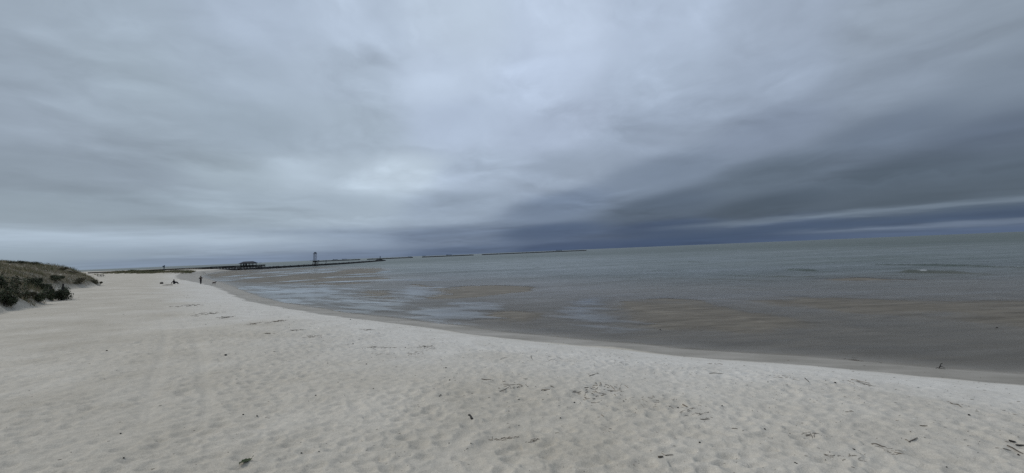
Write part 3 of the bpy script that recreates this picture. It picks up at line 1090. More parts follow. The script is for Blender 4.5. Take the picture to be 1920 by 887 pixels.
for i, (px, py, hw, h, dk, lab) in enumerate(shr):
    p = place(px, py, False)
    p.z -= 0.06
    shrub(p, (hw, hw, h), 1900, 0.075, dk, lab, seed=40 + i, group='shrubs on the left dune')

crest_px = [(30, 499, 1.3), (48, 497, 1.6), (62, 498, 1.5), (112, 500, 1.0), (131, 501, 1.0)]
crest_lab = ['rounded dark shrub on the dune skyline, leftmost of the crest', 'tallest dark shrub on the dune skyline, the high point of the crest',
             'dark shrub on the dune skyline just right of the high point', 'small tufted shrub on the skyline where the far dune starts to fall',
             'last brownish tuft-like shrub on the skyline before the dune drops to the beach']
for i, ((px, py, hw), lab) in enumerate(zip(crest_px, crest_lab)):
    d = ray(px, py)
    # foot on the crest: the highest ground along this bearing
    b = Vector((d.x, d.y)).normalized()
    ts = np.linspace(40, 110, 141)
    gz = sand_fields(b.x * ts, b.y * ts)['z']
    k = int(np.argmax((gz - CAM_H) / ts))
    shrub((b.x * ts[k], b.y * ts[k], gz[k] - 0.1), (hw, hw, 0.55), 1300, 0.07, i < 3, lab, seed=70 + i, group='shrubs on the left dune')

# two old posts in the bushes at the dune foot
for px, py, h, lab in ((93, 562, 1.35, 'short weathered post in bushes at the dune foot, left of the pair'),
                       (115, 563, 1.75, 'taller weathered post sticking up from bushes at the dune foot, right of the pair')):
    p = place(px, py, False)
    o = MB().tube([(0, 0, -0.3), (0.02, 0, h * 0.6), (0.05, 0.01, h)], [0.085, 0.08, 0.07], 8).build('wooden_post', MAT_WOOD)
    o.location = p + Vector((-0.25, 0.35, 0))
    tag(o, lab, 'post', 'posts at the dune foot')

# ---------------------------------------------------------------- stone jetty and breakwaters


def rubble(name, label, cat, line, halfw, top, n, size, group=None):
    root = thing(name, label, cat, (line[0][0], line[0][1], 0), 0, group)
    o = Vector((line[0][0], line[0][1], 0))
    mb = MB()
    for i in range(len(line) - 1):
        a, b = Vector((*line[i], 0)) - o, Vector((*line[i + 1], 0)) - o
        d = (b - a).normalized()
        s_ = Vector((-d.y, d.x, 0))
        hw = halfw
        vs = []
        for q_ in (a, b):
            vs += [q_ - s_ * hw + Vector((0, 0, -1)), q_ - s_ * hw * 0.45 + Vector((0, 0, top * 0.9)), q_ + s_ * hw * 0.45 + Vector((0, 0, top * 0.9)), q_ + s_ * hw + Vector((0, 0, -1))]
        mb.add(vs, [(0, 1, 5, 4), (1, 2, 6, 5), (2, 3, 7, 6), (0, 3, 2, 1), (4, 5, 6, 7)])
    mb.build('core', MAT_ROCK, root)
    lens = [math.dist(line[i], line[i + 1]) for i in range(len(line) - 1)]
    tot = sum(lens)
    mb = MB()
    for k in range(n):
        t = random.uniform(0, tot)
        i = 0
        while i < len(lens) - 1 and t > lens[i]:
            t -= lens[i]
            i += 1
        a, b = Vector((*line[i], 0)), Vector((*line[i + 1], 0))
        d = (b - a).normalized()
        s_ = Vector((-d.y, d.x, 0))
        u = random.uniform(-1, 1)
        zt = top * (0.85 - 0.75 * abs(u) ** 1.3) + random.uniform(-0.15, 0.18) * top
        p = a + d * min(t, lens[i]) + s_ * (u * halfw * 0.9) - o
        sz = random.uniform(*size)
        mb.blob((p.x, p.y, zt - sz * 0.35), (sz * random.uniform(0.8, 1.3), sz * random.uniform(0.7, 1.1), sz * random.uniform(0.5, 0.8)), k * 7 + 3)
    st = mb.build('boulders', MAT_ROCK, root)
    st['kind'] = 'stuff'
    return root


jl = smooth_line([level(484, 504.9), level(530, 502.2), level(580, 499.2), level(640, 495.6), level(690, 491.8), level(720, 489.3)], 4)
jetty = rubble('rock_jetty', 'long low dark rock jetty running from the pier end out past the tower', 'jetty', jl, 3.4, 1.6, 2300, (0.35, 1.0))
# the rounded head of the jetty
hd = Vector((*level(712, 489.4), 0))
mbh = MB()
for k in range(160):
    a, rr_ = random.uniform(0, 6.28), random.random() ** 0.5
    mbh.blob((math.cos(a) * 7 * rr_, math.sin(a) * 9 * rr_, 2.2 * (1 - rr_ ** 2) - 0.3), (random.uniform(0.6, 1.3),) * 3, 900 + k)
o = mbh.build('head_boulders', MAT_ROCK, jetty)
o.location = hd - Vector((jl[0][0], jl[0][1], 0))
o['kind'] = 'stuff'

bw = [((598, 490.4), (674, 487.5), 'leftmost dark stone breakwater on the far water, behind the post'),
      ((688, 487.2), (774, 483.9), 'dark stone breakwater that starts behind the jetty beacon'),
      ((791, 483.1), (888, 479.9), 'short dark stone breakwater between two gaps, right of the beacon'),
      ((903, 479.3), (1100, 470.9), 'longest dark stone breakwater, rightmost on the far water')]
for (a, b, lab) in bw:
    p, q_ = level(*a), level(*b)
    # the row lies about level with the shore: keep both ends at one distance band
    def at_range(px, py, dist):
        d = ray(px, py)
        h_ = Vector((d.x, d.y)).normalized()
        k = dist / h_.y
        return (h_.x * k, h_.y * k)
    p = at_range(*a, 1330)
    q_ = at_range(*b, 1380)
    mid = [((p[0] * (1 - t) + q_[0] * t) + random.uniform(-2, 2), (p[1] * (1 - t) + q_[1] * t) + random.uniform(-2, 2)) for t in np.linspace(0, 1, 9)]
    rubble('stone_breakwater', lab, 'breakwater', mid, 6.0, 3.0, 520, (0.9, 2.0), 'offshore breakwaters')

# ---------------------------------------------------------------- boardwalk, pier and pavilion


def rot_to(a, b):
    return math.atan2(b[1] - a[1], b[0] - a[0])


def copy_child(src, parent, loc):
    c = src.copy()
    C.objects.link(c)
    c.parent = parent
    c.location = loc
    return c


def deck_run(name, label, cat, a, b, zdeck, zrail, width, bay, zfoot, dense, mat):
    """a straight timber walkway from a to b on piles"""
    Ln = math.dist(a, b)
    root = thing(name, label, cat, (a[0], a[1], 0), rot_to(a, b))
    MB().box((Ln / 2, 0, zdeck - 0.14), (Ln, width, 0.28)).build('deck', mat, root)
    for s_ in (-1, 1):
        yy = s_ * (width / 2 - 0.08)
        for k, zr in enumerate((zrail, (zrail + zdeck) / 2)):
            MB().box((Ln / 2, yy, zr), (Ln, 0.10, 0.16 if k == 0 else 0.12)).build('rail', mat, root)
    n = int(Ln / bay)
    post0 = pile0 = None
    for i in range(n + 1):
        for s_ in (-1, 1):
            lp = (min(i * bay, Ln - 0.1), s_ * (width / 2 - 0.08), zdeck)
            if post0 is None:
                post0 = MB().box((0, 0, (zrail - zdeck) / 2), (0.16, 0.13, zrail - zdeck)).build('railing_post', mat, root)
                post0.location = lp
                pile0 = MB().tube([(0, 0, zfoot), (0, 0, -0.285)], 0.17, 7).build('pile', mat, root)
                pile0.location = lp
            else:
                copy_child(post0, root, lp)
                copy_child(pile0, root, lp)
    if dense:
        mb = MB()
        m = int(Ln / 0.22)
        for s_ in (-1, 1):
            for i in range(m):
                mb.box((i * 0.22, s_ * (width / 2 - 0.02), (zdeck + zrail) / 2), (0.15, 0.03, zrail - zdeck - 0.05))
        st = mb.build('balusters', mat, root)
        st['kind'] = 'stuff'
        for zb in (zdeck - 0.5, zdeck - 1.15):
            MB().box((Ln / 2, -width / 2 + 0.1, zb), (Ln, 0.10, 0.34)).build('cross_beam', mat, root)
    return root


def flat(px, dist):
    d = ray(px, 500)
    return (d.x / d.y * dist, dist)


bwA, bwB = flat(165, 262), flat(398, 312)
deck_run('boardwalk', 'long low grey boardwalk with railing behind the green far dune', 'boardwalk', bwA, bwB, 1.95, 3.05, 2.4, 4.0, -2.6, True, MAT_WOOD)
prA, prB = flat(398, 314), flat(495, 318)
deck_run('fishing_pier', 'dark timber fishing pier on piles carrying the roofed pavilion', 'pier', prA, prB, 2.1, 3.25, 5.0, 2.2, -2.6, True, MAT_WOOD)
# rocks heaped along the pier foot
for (a, b, n, lab) in ((flat(400, 312), flat(494, 315), 700, 'band of dark rocks heaped under the pier'),):
    mb = MB()
    for k in range(n):
        t = random.random()
        x_, y_ = a[0] * (1 - t) + b[0] * t, a[1] * (1 - t) + b[1] * t + random.uniform(-2.5, 2)
        sz = random.uniform(0.3, 0.8)
        mb.blob((x_ - a[0], y_ - a[1], random.uniform(0.0, 0.8)), (sz, sz, sz * 0.7), 5000 + k)
    o = mb.build('pier_rocks', MAT_ROCK)
    o.location = (a[0], a[1], 0)
    tag(o, lab, 'rocks')

pvA, pvB = flat(453.5, 316), flat(478, 317)
Lp = math.dist(pvA, pvB)
pav = thing('pavilion', 'open sided pavilion with dark hipped roof standing on the pier', 'pavilion', (pvA[0], pvA[1], 2.1), rot_to(pvA, pvB))
ez, rz_ = 2.75, 4.15            # eave and ridge above the deck
hw = 3.0
ov = 0.9
vs = [(-ov, -hw, ez), (Lp + ov, -hw, ez), (Lp + ov, hw, ez), (-ov, hw, ez), (1.3, 0, rz_), (Lp - 1.3, 0, rz_),
      (-ov, -hw, ez - 0.22), (Lp + ov, -hw, ez - 0.22), (Lp + ov, hw, ez - 0.22), (-ov, hw, ez - 0.22)]
mb = MB()
mb.add(vs, [(0, 1, 5, 4), (1, 2, 5), (2, 3, 4, 5), (3, 0, 4), (0, 6, 7, 1), (1, 7, 8, 2), (2, 8, 9, 3), (3, 9, 6, 0), (6, 9, 8, 7)])
mb.build('roof', MAT_ROOF, pav)
post0 = None
for i, fx in enumerate((0.02, 0.10, 0.22, 0.42, 0.50, 0.66, 0.74, 0.98)):
    for s_ in (-1, 1):
        w_ = 0.34
        lp = (fx * Lp, s_ * 2.3, 0)
        if post0 is None:
            post0 = MB().box((0, 0, (ez - 0.25) / 2), (w_, 0.3, ez - 0.25)).build('post', MAT_WOOD, pav)
            post0.location = lp
        else:
            copy_child(post0, pav, lp)
for s_ in (-1, 1):
    MB().box((Lp / 2, s_ * 2.3, ez - 0.36), (Lp, 0.2, 0.24)).build('beam', MAT_WOOD, pav)
MB().box((Lp / 2, 1.2, 0.45), (Lp * 0.7, 0.5, 0.10)).build('bench', MAT_WOOD, pav)

# ---------------------------------------------------------------- tower, posts, beacon
tw = flat(591.3, 372)
tower = thing('light_tower', 'tall skeletal light tower on splayed piles beside the rock jetty', 'tower', (tw[0], tw[1], 0), 0)
PZ = 4.25
for sx in (-1, 1):
    for sy in (-1, 1):
        MB().tube([(sx * 2.0, sy * 1.6, -1.5), (sx * 1.25, sy * 1.2, PZ)], 0.26, 7).build('pile', MAT_WOOD, tower)
MB().tube([(0.3, 0, -1.5), (0.3, 0, PZ)], 0.36, 8).build('pile', MAT_WOOD, tower)
MB().box((0, 0, PZ + 0.15), (4.3, 3.4, 0.42)).build('platform', MAT_WOOD, tower)
MB().box((0, 0, PZ - 0.45), (2.8, 2.6, 0.7)).build('cross_beam', MAT_WOOD, tower)
mb = MB()
for k in range(9):
    mb.box((-2.0 + k * 0.5, -1.6, PZ + 0.85), (0.05, 0.05, 1.0))
mb.box((0, -1.6, PZ + 1.3), (4.1, 0.06, 0.07))
mb.build('railing', MAT_STEEL, tower)
TT = 12.1
for sx in (-1, 1):
    for sy in (-1, 1):
        MB().tube([(sx * 1.0, sy * 1.0, PZ + 0.3), (sx * 0.95, sy * 0.95, TT - 1.0)], 0.13 if sx < 0 else 0.075, 6).build('leg', MAT_STEEL, tower)
zz_ = np.linspace(PZ + 0.8, TT - 1.4, 6)
for k in range(5):
    mb = MB()
    za, zb = zz_[k], zz_[k + 1]
    for sy in (-1, 1):
        mb.tube([(-0.98, sy, za), (0.98, sy, zb)], 0.045, 5)
        mb.tube([(-0.98, sy, zb), (0.98, sy, zb)], 0.06, 5)
        mb.tube([(sy * 0.98, -1, za), (sy * 0.98, 1, zb)], 0.045, 5)
    mb.build('brace', MAT_STEEL, tower)
MB().box((0, 0, TT - 1.05), (2.5, 2.3, 0.5)).build('gallery', MAT_STEEL, tower)
MB().box((0.1, 0, TT - 0.1), (1.7, 1.4, 0.85)).build('light_panel', MAT_STEEL, tower)
MB().tube([(0.1, 0, TT - 0.9), (0.1, 0, TT + 0.55)], [0.12, 0.08], 6).build('mast', MAT_STEEL, tower)

bx = flat(597.8, 374)
o = thing('warning_sign', 'small grey board on a post immediately right of the light tower', 'sign', (bx[0], bx[1], 0))
MB().tube([(0, 0, -1), (0, 0, 4.0)], 0.14, 6).build('post', MAT_WOOD, o)
MB().box((-0.15, 0, 4.35), (1.5, 0.12, 0.95)).build('board', MAT_WOODG, o)
bx = flat(611.5, 382)
o = thing('marker_post', 'thin dark post standing behind the jetty between tower and beacon', 'post', (bx[0], bx[1], 0))
MB().tube([(0, 0, -1), (0, 0, 4.2)], [0.24, 0.20], 7).build('pole', MAT_WOOD, o)
MB().box((0, 0, 4.35), (0.95, 0.12, 0.5)).build('board', MAT_WOOD, o)
o = thing('jetty_beacon', 'small beacon on a stone base at the tip of the rock jetty', 'beacon', (hd.x + 0.8, hd.y, 1.6))
MB().tube([(0, 0, -0.6), (0, 0, 1.6)], [2.0, 1.3], 8).build('base', MAT_ROCK, o)
MB().tube([(0, 0, 1.6), (0, 0, 4.6)], [0.5, 0.35], 7).build('pole', MAT_STEEL, o)
MB().box((0, 0, 4.3), (1.5, 0.25, 1.5), Matrix.Rotation(math.pi / 4, 3, 'Y')).build('board', MAT_STEEL, o)
MB().tube([(0, 0, 5.2), (0, 0, 5.8)], [0.3, 0.2], 7).build('lamp', MAT_STEEL, o)

# blue marker above the far green dune
p = place(307.5, 508, False)
mk = thing('marker_sign', 'small blue grey marker on a short stem above the low green far dune', 'marker', p)
MB().tube([(0, 0, -0.3), (0, 0, 3.3)], 0.22, 7).build('post', MAT_BLUE, mk)
MB().box((-0.15, 0, 2.75), (1.5, 0.14, 0.8), Matrix.Rotation(0.35, 3, 'Y')).build('board', MAT_BLUE, mk)
MB().box((0.28, 0, 3.4), (0.65, 0.14, 0.55)).build('top_board', MAT_BLUE, mk)

# picnic table by the boardwalk
p = place(188.5, 519.0, False)
tb = thing('picnic_table', 'small dark picnic table at the left end of the boardwalk', 'table', p, -0.2)
MB().box((0, 0, 0.75), (2.0, 0.8, 0.12)).build('tabletop', MAT_WOOD, tb)
for s_ in (-1, 1):
    MB().box((0, s_ * 0.75, 0.44), (2.0, 0.28, 0.06)).build('seat', MAT_WOOD, tb)
    MB().box((s_ * 0.75, 0, 0.40), (0.10, 1.5, 0.08)).box((s_ * 0.75, -0.35, 0.35), (0.09, 0.09, 0.75), Matrix.Rotation(0.4, 3, 'X')).box(
        (s_ * 0.75 + 0.1, 0.35, 0.35), (0.09, 0.09, 0.75), Matrix.Rotation(-0.4, 3, 'X')).build('leg', MAT_WOOD, tb)

# ---------------------------------------------------------------- ships far out


def ship(px, wpx, dist, label, kind, hull_mat=MAT_SHIP):
    d = ray(px, 480)
    h_ = Vector((d.x, d.y)).normalized()
    loc = h_ * (dist / h_.y)
    Ls = wpx * dist / F
    root = thing('cargo_ship' if kind != 'sail' else 'sailing_boat', label, 'ship' if kind != 'sail' else 'boat', (loc.x, loc.y, 0), 0.03, 'ships on the horizon' if kind != 'sail' else 'white sails far out')
    hh = Ls * 0.062 if kind != 'sail' else 1.2
    n = 10
    vs, fs = [], []
    for i in range(n + 1):
        t = i / n
        x_ = (t - 0.5) * Ls
        wv_ = Ls * 0.07 * min(1, (1 - abs(2 * t - 1)) * 5 + 0.12)
        sheer = hh * (1 + 0.35 * max(0, t - 0.85) / 0.15 * 0.8)
        vs += [(x_, -wv_ * 0.7, -1), (x_, -wv_, sheer), (x_, wv_, sheer), (x_, wv_ * 0.7, -1)]
    for i in range(n):
        for k in range(3):
            fs.append((i * 4 + k, i * 4 + k + 1, (i + 1) * 4 + k + 1, (i + 1) * 4 + k))
    fs += [(0, 3, 2, 1), (n * 4, n * 4 + 1, n * 4 + 2, n * 4 + 3)]
    mb = MB()
    mb.add(vs, fs)
    mb.build('hull', hull_mat, root)
    if kind == 'sail':
        mb = MB()
        mb.add([(-Ls * 0.35, 0.1, 2), (Ls * 0.12, 0.1, 2), (Ls * 0.10, 0, 11), (-Ls * 0.35, -0.1, 2), (Ls * 0.12, -0.1, 2)], [(0, 1, 2), (3, 2, 4), (0, 2, 3), (0, 3, 4, 1), (1, 4, 2)])
        mb.build('sail', MAT_WHITE, root)
        MB().tube([(Ls * 0.12, 0, 1), (Ls * 0.12, 0, 12)], 0.2, 5).build('mast', MAT_WHITE, root)
        return root
    bs = -0.36 * Ls
    MB().box((bs, 0, hh + 0.035 * Ls), (0.11 * Ls, 0.10 * Ls, 0.07 * Ls)).box((bs, 0, hh + 0.08 * Ls), (0.08 * Ls, 0.11 * Ls, 0.02 * Ls)).build('bridge', hull_mat, root)
    MB().tube([(bs - 0.03 * Ls, 0, hh), (bs - 0.03 * Ls, 0, hh + 0.11 * Ls)], 0.018 * Ls, 7).build('funnel', hull_mat, root)
    for k in range(4):
        MB().box(((-0.22 + 0.17 * k) * Ls, 0, hh + 0.02 * Ls), (0.13 * Ls, 0.10 * Ls, 0.04 * Ls)).build('hatch', hull_mat, root)
    return root


ship(488, 4.5, 7500, 'tiny pale grey ship on the horizon above the pier end', 'cargo')
ship(582.5, 4.0, 8000, 'tiny faint ship on the horizon left of the light tower', 'cargo')
ship(628.5, 9.5, 7000, 'long grey cargo ship on the horizon, first right of the light tower', 'cargo')
ship(645.5, 9.5, 7200, 'long grey cargo ship on the horizon, second right of the light tower', 'cargo')
ship(768, 7.0, 6500, 'small dark ship on the horizon above the right end of the second breakwater', 'cargo')
ship(795, 6.5, 8200, 'faint ship on the horizon above the left end of the short breakwater', 'cargo')
ship(842, 11.5, 6200, 'darkest long ship on the horizon above the middle of the short breakwater', 'cargo')
ship(1048, 12.0, 8200, 'faint wide ship on the horizon above the right half of the longest breakwater', 'cargo')
ship(665, 2.2, 3400, 'tiny white sail far out between first breakwater and jetty beacon', 'sail', MAT_WHITE)
ship(698, 2.6, 3200, 'white sail far out, nearest to the jetty beacon', 'sail', MAT_WHITE)
# dark low boat on the water right of the marker
d = ray(314, 501.7)
h_ = Vector((d.x, d.y)).normalized() * 760
bt = thing('open_boat', 'small low dark boat on the water just right of the blue marker', 'boat', (h_.x, h_.y, 0), 0.1)
vs, fs = [], []
for i in range(9):
    t = i / 8
    w_ = 1.1 * min(1, (1 - abs(2 * t - 1)) * 3 + 0.1)
    vs += [((t - 0.5) * 4.6, -w_ * 0.6, -0.3), ((t - 0.5) * 4.6, -w_, 1.0 + 0.3 * t), ((t - 0.5) * 4.6, w_, 1.0 + 0.3 * t), ((t - 0.5) * 4.6, w_ * 0.6, -0.3)]
for i in range(8):
    for k in range(3):
        fs.append((i * 4 + k, i * 4 + k + 1, (i + 1) * 4 + k + 1, (i + 1) * 4 + k))
fs += [(0, 3, 2, 1), (32, 33, 34, 35)]
mb = MB()
mb.add(vs, fs)
mb.build('hull', MAT_BLUE, bt)
MB().box((-0.4, 0, 1.35), (1.1, 0.9, 0.6)).build('console', MAT_BLUE, bt)

# ---------------------------------------------------------------- people and dog


def skinned(name, joints, edges, mat, parent, levels=2):
    """one continuous surface grown over a skeleton: joints (x,y,z,r) or (x,y,z,rx,ry); joint 0 is the root"""
    me = bpy.data.meshes.new(name)
    me.from_pydata([j[:3] for j in joints], edges, [])
    o = link(name, me, parent)
    sk = o.modifiers.new('skin', 'SKIN')
    sk.use_smooth_shade = True
    for i, j in enumerate(joints):
        v = me.skin_vertices[0].data[i]
        v.radius = (j[3], j[4] if len(j) > 4 else j[3])
        v.use_root = (i == 0)
    ss = o.modifiers.new('sub', 'SUBSURF')
    ss.levels = ss.render_levels = levels
    dg = bpy.context.evaluated_depsgraph_get()
    nm = bpy.data.meshes.new_from_object(o.evaluated_get(dg))
    nm.name = name
    o.modifiers.clear()
    o.data = nm
    nm.materials.clear()
    nm.materials.append(mat)
    nm.polygons.foreach_set('use_smooth', np.ones(len(nm.polygons), bool))
    return o


def add_hand(J, E, wrist_i, pos, dirn, side):
    """palm and five bent fingers"""
    dirn = Vector(dirn).normalized()
    s_ = dirn.cross(Vector((0, 1, 0.2))).normalized() * side
    cdir = dirn.cross(s_).normalized()
    base = Vector(pos)
    palm = base + dirn * 0.06
    J.append((*palm, 0.034, 0.018))
    pi = len(J) - 1
    E.append((wrist_i, pi))
    for k, ln in enumerate((0.070, 0.078, 0.073, 0.058)):
        off = s_ * (0.027 - 0.018 * k)
        p1 = palm + dirn * 0.04 + off
        p2 = p1 + dirn * ln * 0.5 + cdir * 0.010
        p3 = p2 + dirn * ln * 0.4 + cdir * 0.028
        a = len(J)
        J += [(*p1, 0.0095), (*p2, 0.0085), (*p3, 0.0075)]
        E += [(pi, a), (a, a + 1), (a + 1, a + 2)]
    t1 = base + dirn * 0.03 + s_ * 0.04
    t2 = t1 + dirn * 0.035 + s_ * 0.018
    a = len(J)
    J += [(*t1, 0.011), (*t2, 0.009)]
    E += [(pi, a), (a, a + 1)]


def person(loc, rz, label, sit):
    root = thing('person', label, 'person', loc, rz)
    if not sit:   # standing, elbows out, hands raised together before the face, looking out over the flats
        pel, ch, nk, hd_ = (0, 0, 0.95), (0, -0.01, 1.33), (0, 0.01, 1.50), (0, 0.06, 1.63)
        legs = {s_: [(s_ * 0.10, 0, 0.90), (s_ * 0.075, 0.02, 0.49), (s_ * 0.055, -0.01, 0.08), (s_ * 0.06, 0.13, 0.035)] for s_ in (-1, 1)}
        arms = {-1: [(-0.19, 0, 1.43), (-0.36, 0.04, 1.20), (-0.14, 0.27, 1.40)], 1: [(0.19, 0, 1.43), (0.40, 0.02, 1.26), (0.12, 0.27, 1.45)]}
        hdir = {-1: (0.55, 0.35, 0.75), 1: (-0.5, 0.35, 0.75)}
    else:         # sitting on the sand, leaning back a little, knees raised to the right
        pel, ch, nk, hd_ = (-0.12, 0, 0.13), (-0.20, 0, 0.48), (-0.19, 0, 0.64), (-0.15, 0.02, 0.79)
        legs = {s_: [(-0.05, s_ * 0.10, 0.13), (0.36, s_ * 0.11, 0.44 if s_ > 0 else 0.40), (0.74, s_ * 0.10, 0.09), (0.88, s_ * 0.11, 0.06)] for s_ in (-1, 1)}
        arms = {-1: [(-0.20, -0.19, 0.57), (-0.42, -0.26, 0.32), (-0.50, -0.24, 0.06)], 1: [(-0.20, 0.19, 0.57), (0.02, 0.24, 0.38), (0.22, 0.17, 0.46)]}
        hdir = {-1: (-0.7, -0.2, -0.2), 1: (0.9, -0.2, 0.0)}
    J = [(*pel, 0.14, 0.11), (*ch, 0.165, 0.12), (*nk, 0.058), (*hd_, 0.085, 0.098), tuple(Vector(hd_) + Vector((0, 0.01, 0.10))) + (0.075, 0.085)]
    E = [(0, 1), (1, 2), (2, 3), (3, 4)]
    # nose
    J.append(tuple(Vector(hd_) + Vector((0.0, 0.105, 0.0) if not sit else (0.105, 0, 0.0))) + (0.016,))
    E.append((3, 5))
    for s_ in (-1, 1):
        a = len(J)
        l_ = legs[s_]
        J += [(*l_[0], 0.085), (*l_[1], 0.058), (*l_[2], 0.042), (*l_[3], 0.036)]
        E += [(0, a), (a, a + 1), (a + 1, a + 2), (a + 2, a + 3)]
        a = len(J)
        m_ = arms[s_]
        J += [(*m_[0], 0.055), (*m_[1], 0.042), (*m_[2], 0.030)]
        E += [(1, a), (a, a + 1), (a + 1, a + 2)]
        add_hand(J, E, a + 2, m_[2], hdir[s_], -s_)
    skinned('body', J, E, MAT_SKIN, root, 2)
    # jacket
    J = [(*pel, 0.175, 0.14), (*ch, 0.20, 0.15), (*nk, 0.075)]
    E = [(0, 1), (1, 2)]
    for s_ in (-1, 1):
        a = len(J)
        m_ = arms[s_]
        J += [(*m_[0], 0.080), (*m_[1], 0.068), (*m_[2], 0.048)]
        E += [(1, a), (a, a + 1), (a + 1, a + 2)]
    skinned('jacket', J, E, MAT_BLACKCLOTH, root, 2)
    J = [(pel[0], pel[1], pel[2] + (0.02), 0.16, 0.13)]
    E = []
    for s_ in (-1, 1):
        a = len(J)
        l_ = legs[s_]
        J += [(*l_[0], 0.105), (*l_[1], 0.080), (*l_[2], 0.062)]
        E += [(0, a), (a, a + 1), (a + 1, a + 2)]
    skinned('trousers', J, E, MAT_NAVY, root, 2)
    for s_ in (-1, 1):
        l_ = legs[s_]
        mid = tuple((Vector(l_[2]) + Vector(l_[3])) / 2)
        skinned('shoe', [(*l_[2], 0.060), (*mid, 0.052), (*l_[3], 0.046)], [(0, 1), (1, 2)], MAT_BLACKCLOTH, root, 1)
    h_ = Vector(hd_)
    bk = Vector((0, -0.035, 0.06)) if not sit else Vector((-0.035, 0, 0.06))
    skinned('hair', [tuple(h_ + bk) + (0.098, 0.10), tuple(h_ + bk + Vector((0, 0, 0.07))) + (0.085,), tuple(h_ + bk * 1.5 - Vector((0, 0, 0.13))) + (0.07,)], [(0, 1), (0, 2)], MAT_HAIR, root, 2)
    nose = Vector((0, 0.10, 0)) if not sit else Vector((0.10, 0, 0))
    skinned('hood', [tuple(h_ - nose * 0.25 + Vector((0, 0, 0.06))) + (0.125, 0.125), tuple(h_ - nose * 0.35 - Vector((0, 0, 0.10))) + (0.115,), tuple(Vector(nk) - Vector((0, 0, 0.06))) + (0.13,)], [(0, 1), (1, 2)], MAT_BLACKCLOTH, root, 2)
    return root


p1 = place(376.5, 532.8, False)
person(p1, 0.45, 'person in dark clothes standing at the edge of dry sand, elbows out and hands raised', False)
p2 = place(327.5, 532.4, False)
p2.z += 0.0
person(p2, -0.05, 'person in black sitting on the sand with knees bent, left of the standing one', True)

# dog on the wet sand
p3 = place(401.3, 533.3, False)
dg_ = thing('dog', 'dark reddish brown dog standing on wet sand right of the standing person', 'dog', p3, 0.08)
J = [(0, 0, 0.46, 0.105, 0.125), (0.22, 0, 0.46, 0.115, 0.145), (-0.20, 0, 0.48, 0.09, 0.11), (0.36, 0, 0.55, 0.075), (0.46, 0, 0.64, 0.072),
     (0.57, 0, 0.61, 0.040), (0.64, 0, 0.595, 0.028), (-0.32, 0, 0.50, 0.035), (-0.50, 0, 0.42, 0.018)]
E = [(0, 1), (0, 2), (1, 3), (3, 4), (4, 5), (5, 6), (2, 7), (7, 8)]
for s_ in (-1, 1):
    a = len(J)
    J += [(0.24, s_ * 0.08, 0.36, 0.055), (0.22, s_ * 0.085, 0.22, 0.032), (0.235, s_ * 0.085, 0.05, 0.024), (0.27, s_ * 0.085, 0.02, 0.026)]
    E += [(1, a), (a, a + 1), (a + 1, a + 2), (a + 2, a + 3)]
    a = len(J)
    J += [(-0.22, s_ * 0.08, 0.38, 0.065), (-0.17, s_ * 0.085, 0.27, 0.042), (-0.29, s_ * 0.085, 0.17, 0.026), (-0.27, s_ * 0.085, 0.04, 0.022), (-0.23, s_ * 0.085, 0.02, 0.026)]
    E += [(2, a), (a, a + 1), (a + 1, a + 2), (a + 2, a + 3), (a + 3, a + 4)]
    a = len(J)
    J += [(0.44, s_ * 0.065, 0.70, 0.022), (0.45, s_ * 0.095, 0.63, 0.016)]
    E += [(4, a), (a, a + 1)]
skinned('body', J, E, MAT_DOG, dg_, 2)

# the bag and the low heap left of the sitting person
p4 = place(303, 532.3, False)
bag = thing('beach_bag', 'small dark boxy bag on the sand left of the sitting person', 'bag', p4, 0.2)
import bmesh
bm = bmesh.new()
bmesh.ops.create_cube(bm, size=1.0)
for v in bm.verts:
    v.co = Vector((v.co.x * (0.52 if v.co.z < 0 else 0.46), v.co.y * 0.32, 0.17 + v.co.z * 0.34))
bmesh.ops.bevel(bm, geom=list(bm.edges), offset=0.04, segments=2, affect='EDGES')
me = bpy.data.meshes.new('bag_body')
bm.to_mesh(me)
bm.free()
link('bag_body', me, bag, MAT_WOOD)
MB().tube([(-0.15, 0, 0.33), (-0.12, 0, 0.45), (0.12, 0, 0.45), (0.15, 0, 0.33)], 0.018, 6).build('handle', MAT_BLACKCLOTH, bag)

# ---------------------------------------------------------------- what the tide left


def stalk(a, b, rad, name, mat, bend=0.06, lift=0.3, seed=0):
    """a dry stalk lying on the sand between two ground points"""
    r = random.Random(seed)
    a, b = Vector(a), Vector(b)
    d = b - a
    sd_ = Vector((-d.y, d.x, 0))
    k = r.uniform(-bend, bend)
    pts = []
    for t_, kk in ((0, 0), (0.35, k), (0.7, 0.8 * k), (1, 0)):
        p_ = a + d * t_ + sd_ * kk
        p_.z = ground_z(p_.x, p_.y) + rad * (0.5 + lift * r.random())
        pts.append(p_)
    # a stiff stalk bridges small hollows
    pts[1].z = max(pts[1].z, pts[0].z * 0.65 + pts[3].z * 0.35)
    pts[2].z = max(pts[2].z, pts[0].z * 0.3 + pts[3].z * 0.7)
    pts = [p_ - a for p_ in pts]
    o = MB().tube(pts, [rad, rad * 0.95, rad * 0.85, rad * 0.45], 5).build(name, mat)
    o.location = a
    return o


def seg_px(x0, y0, x1, y1):
    return place(x0, y0), place(x1, y1)


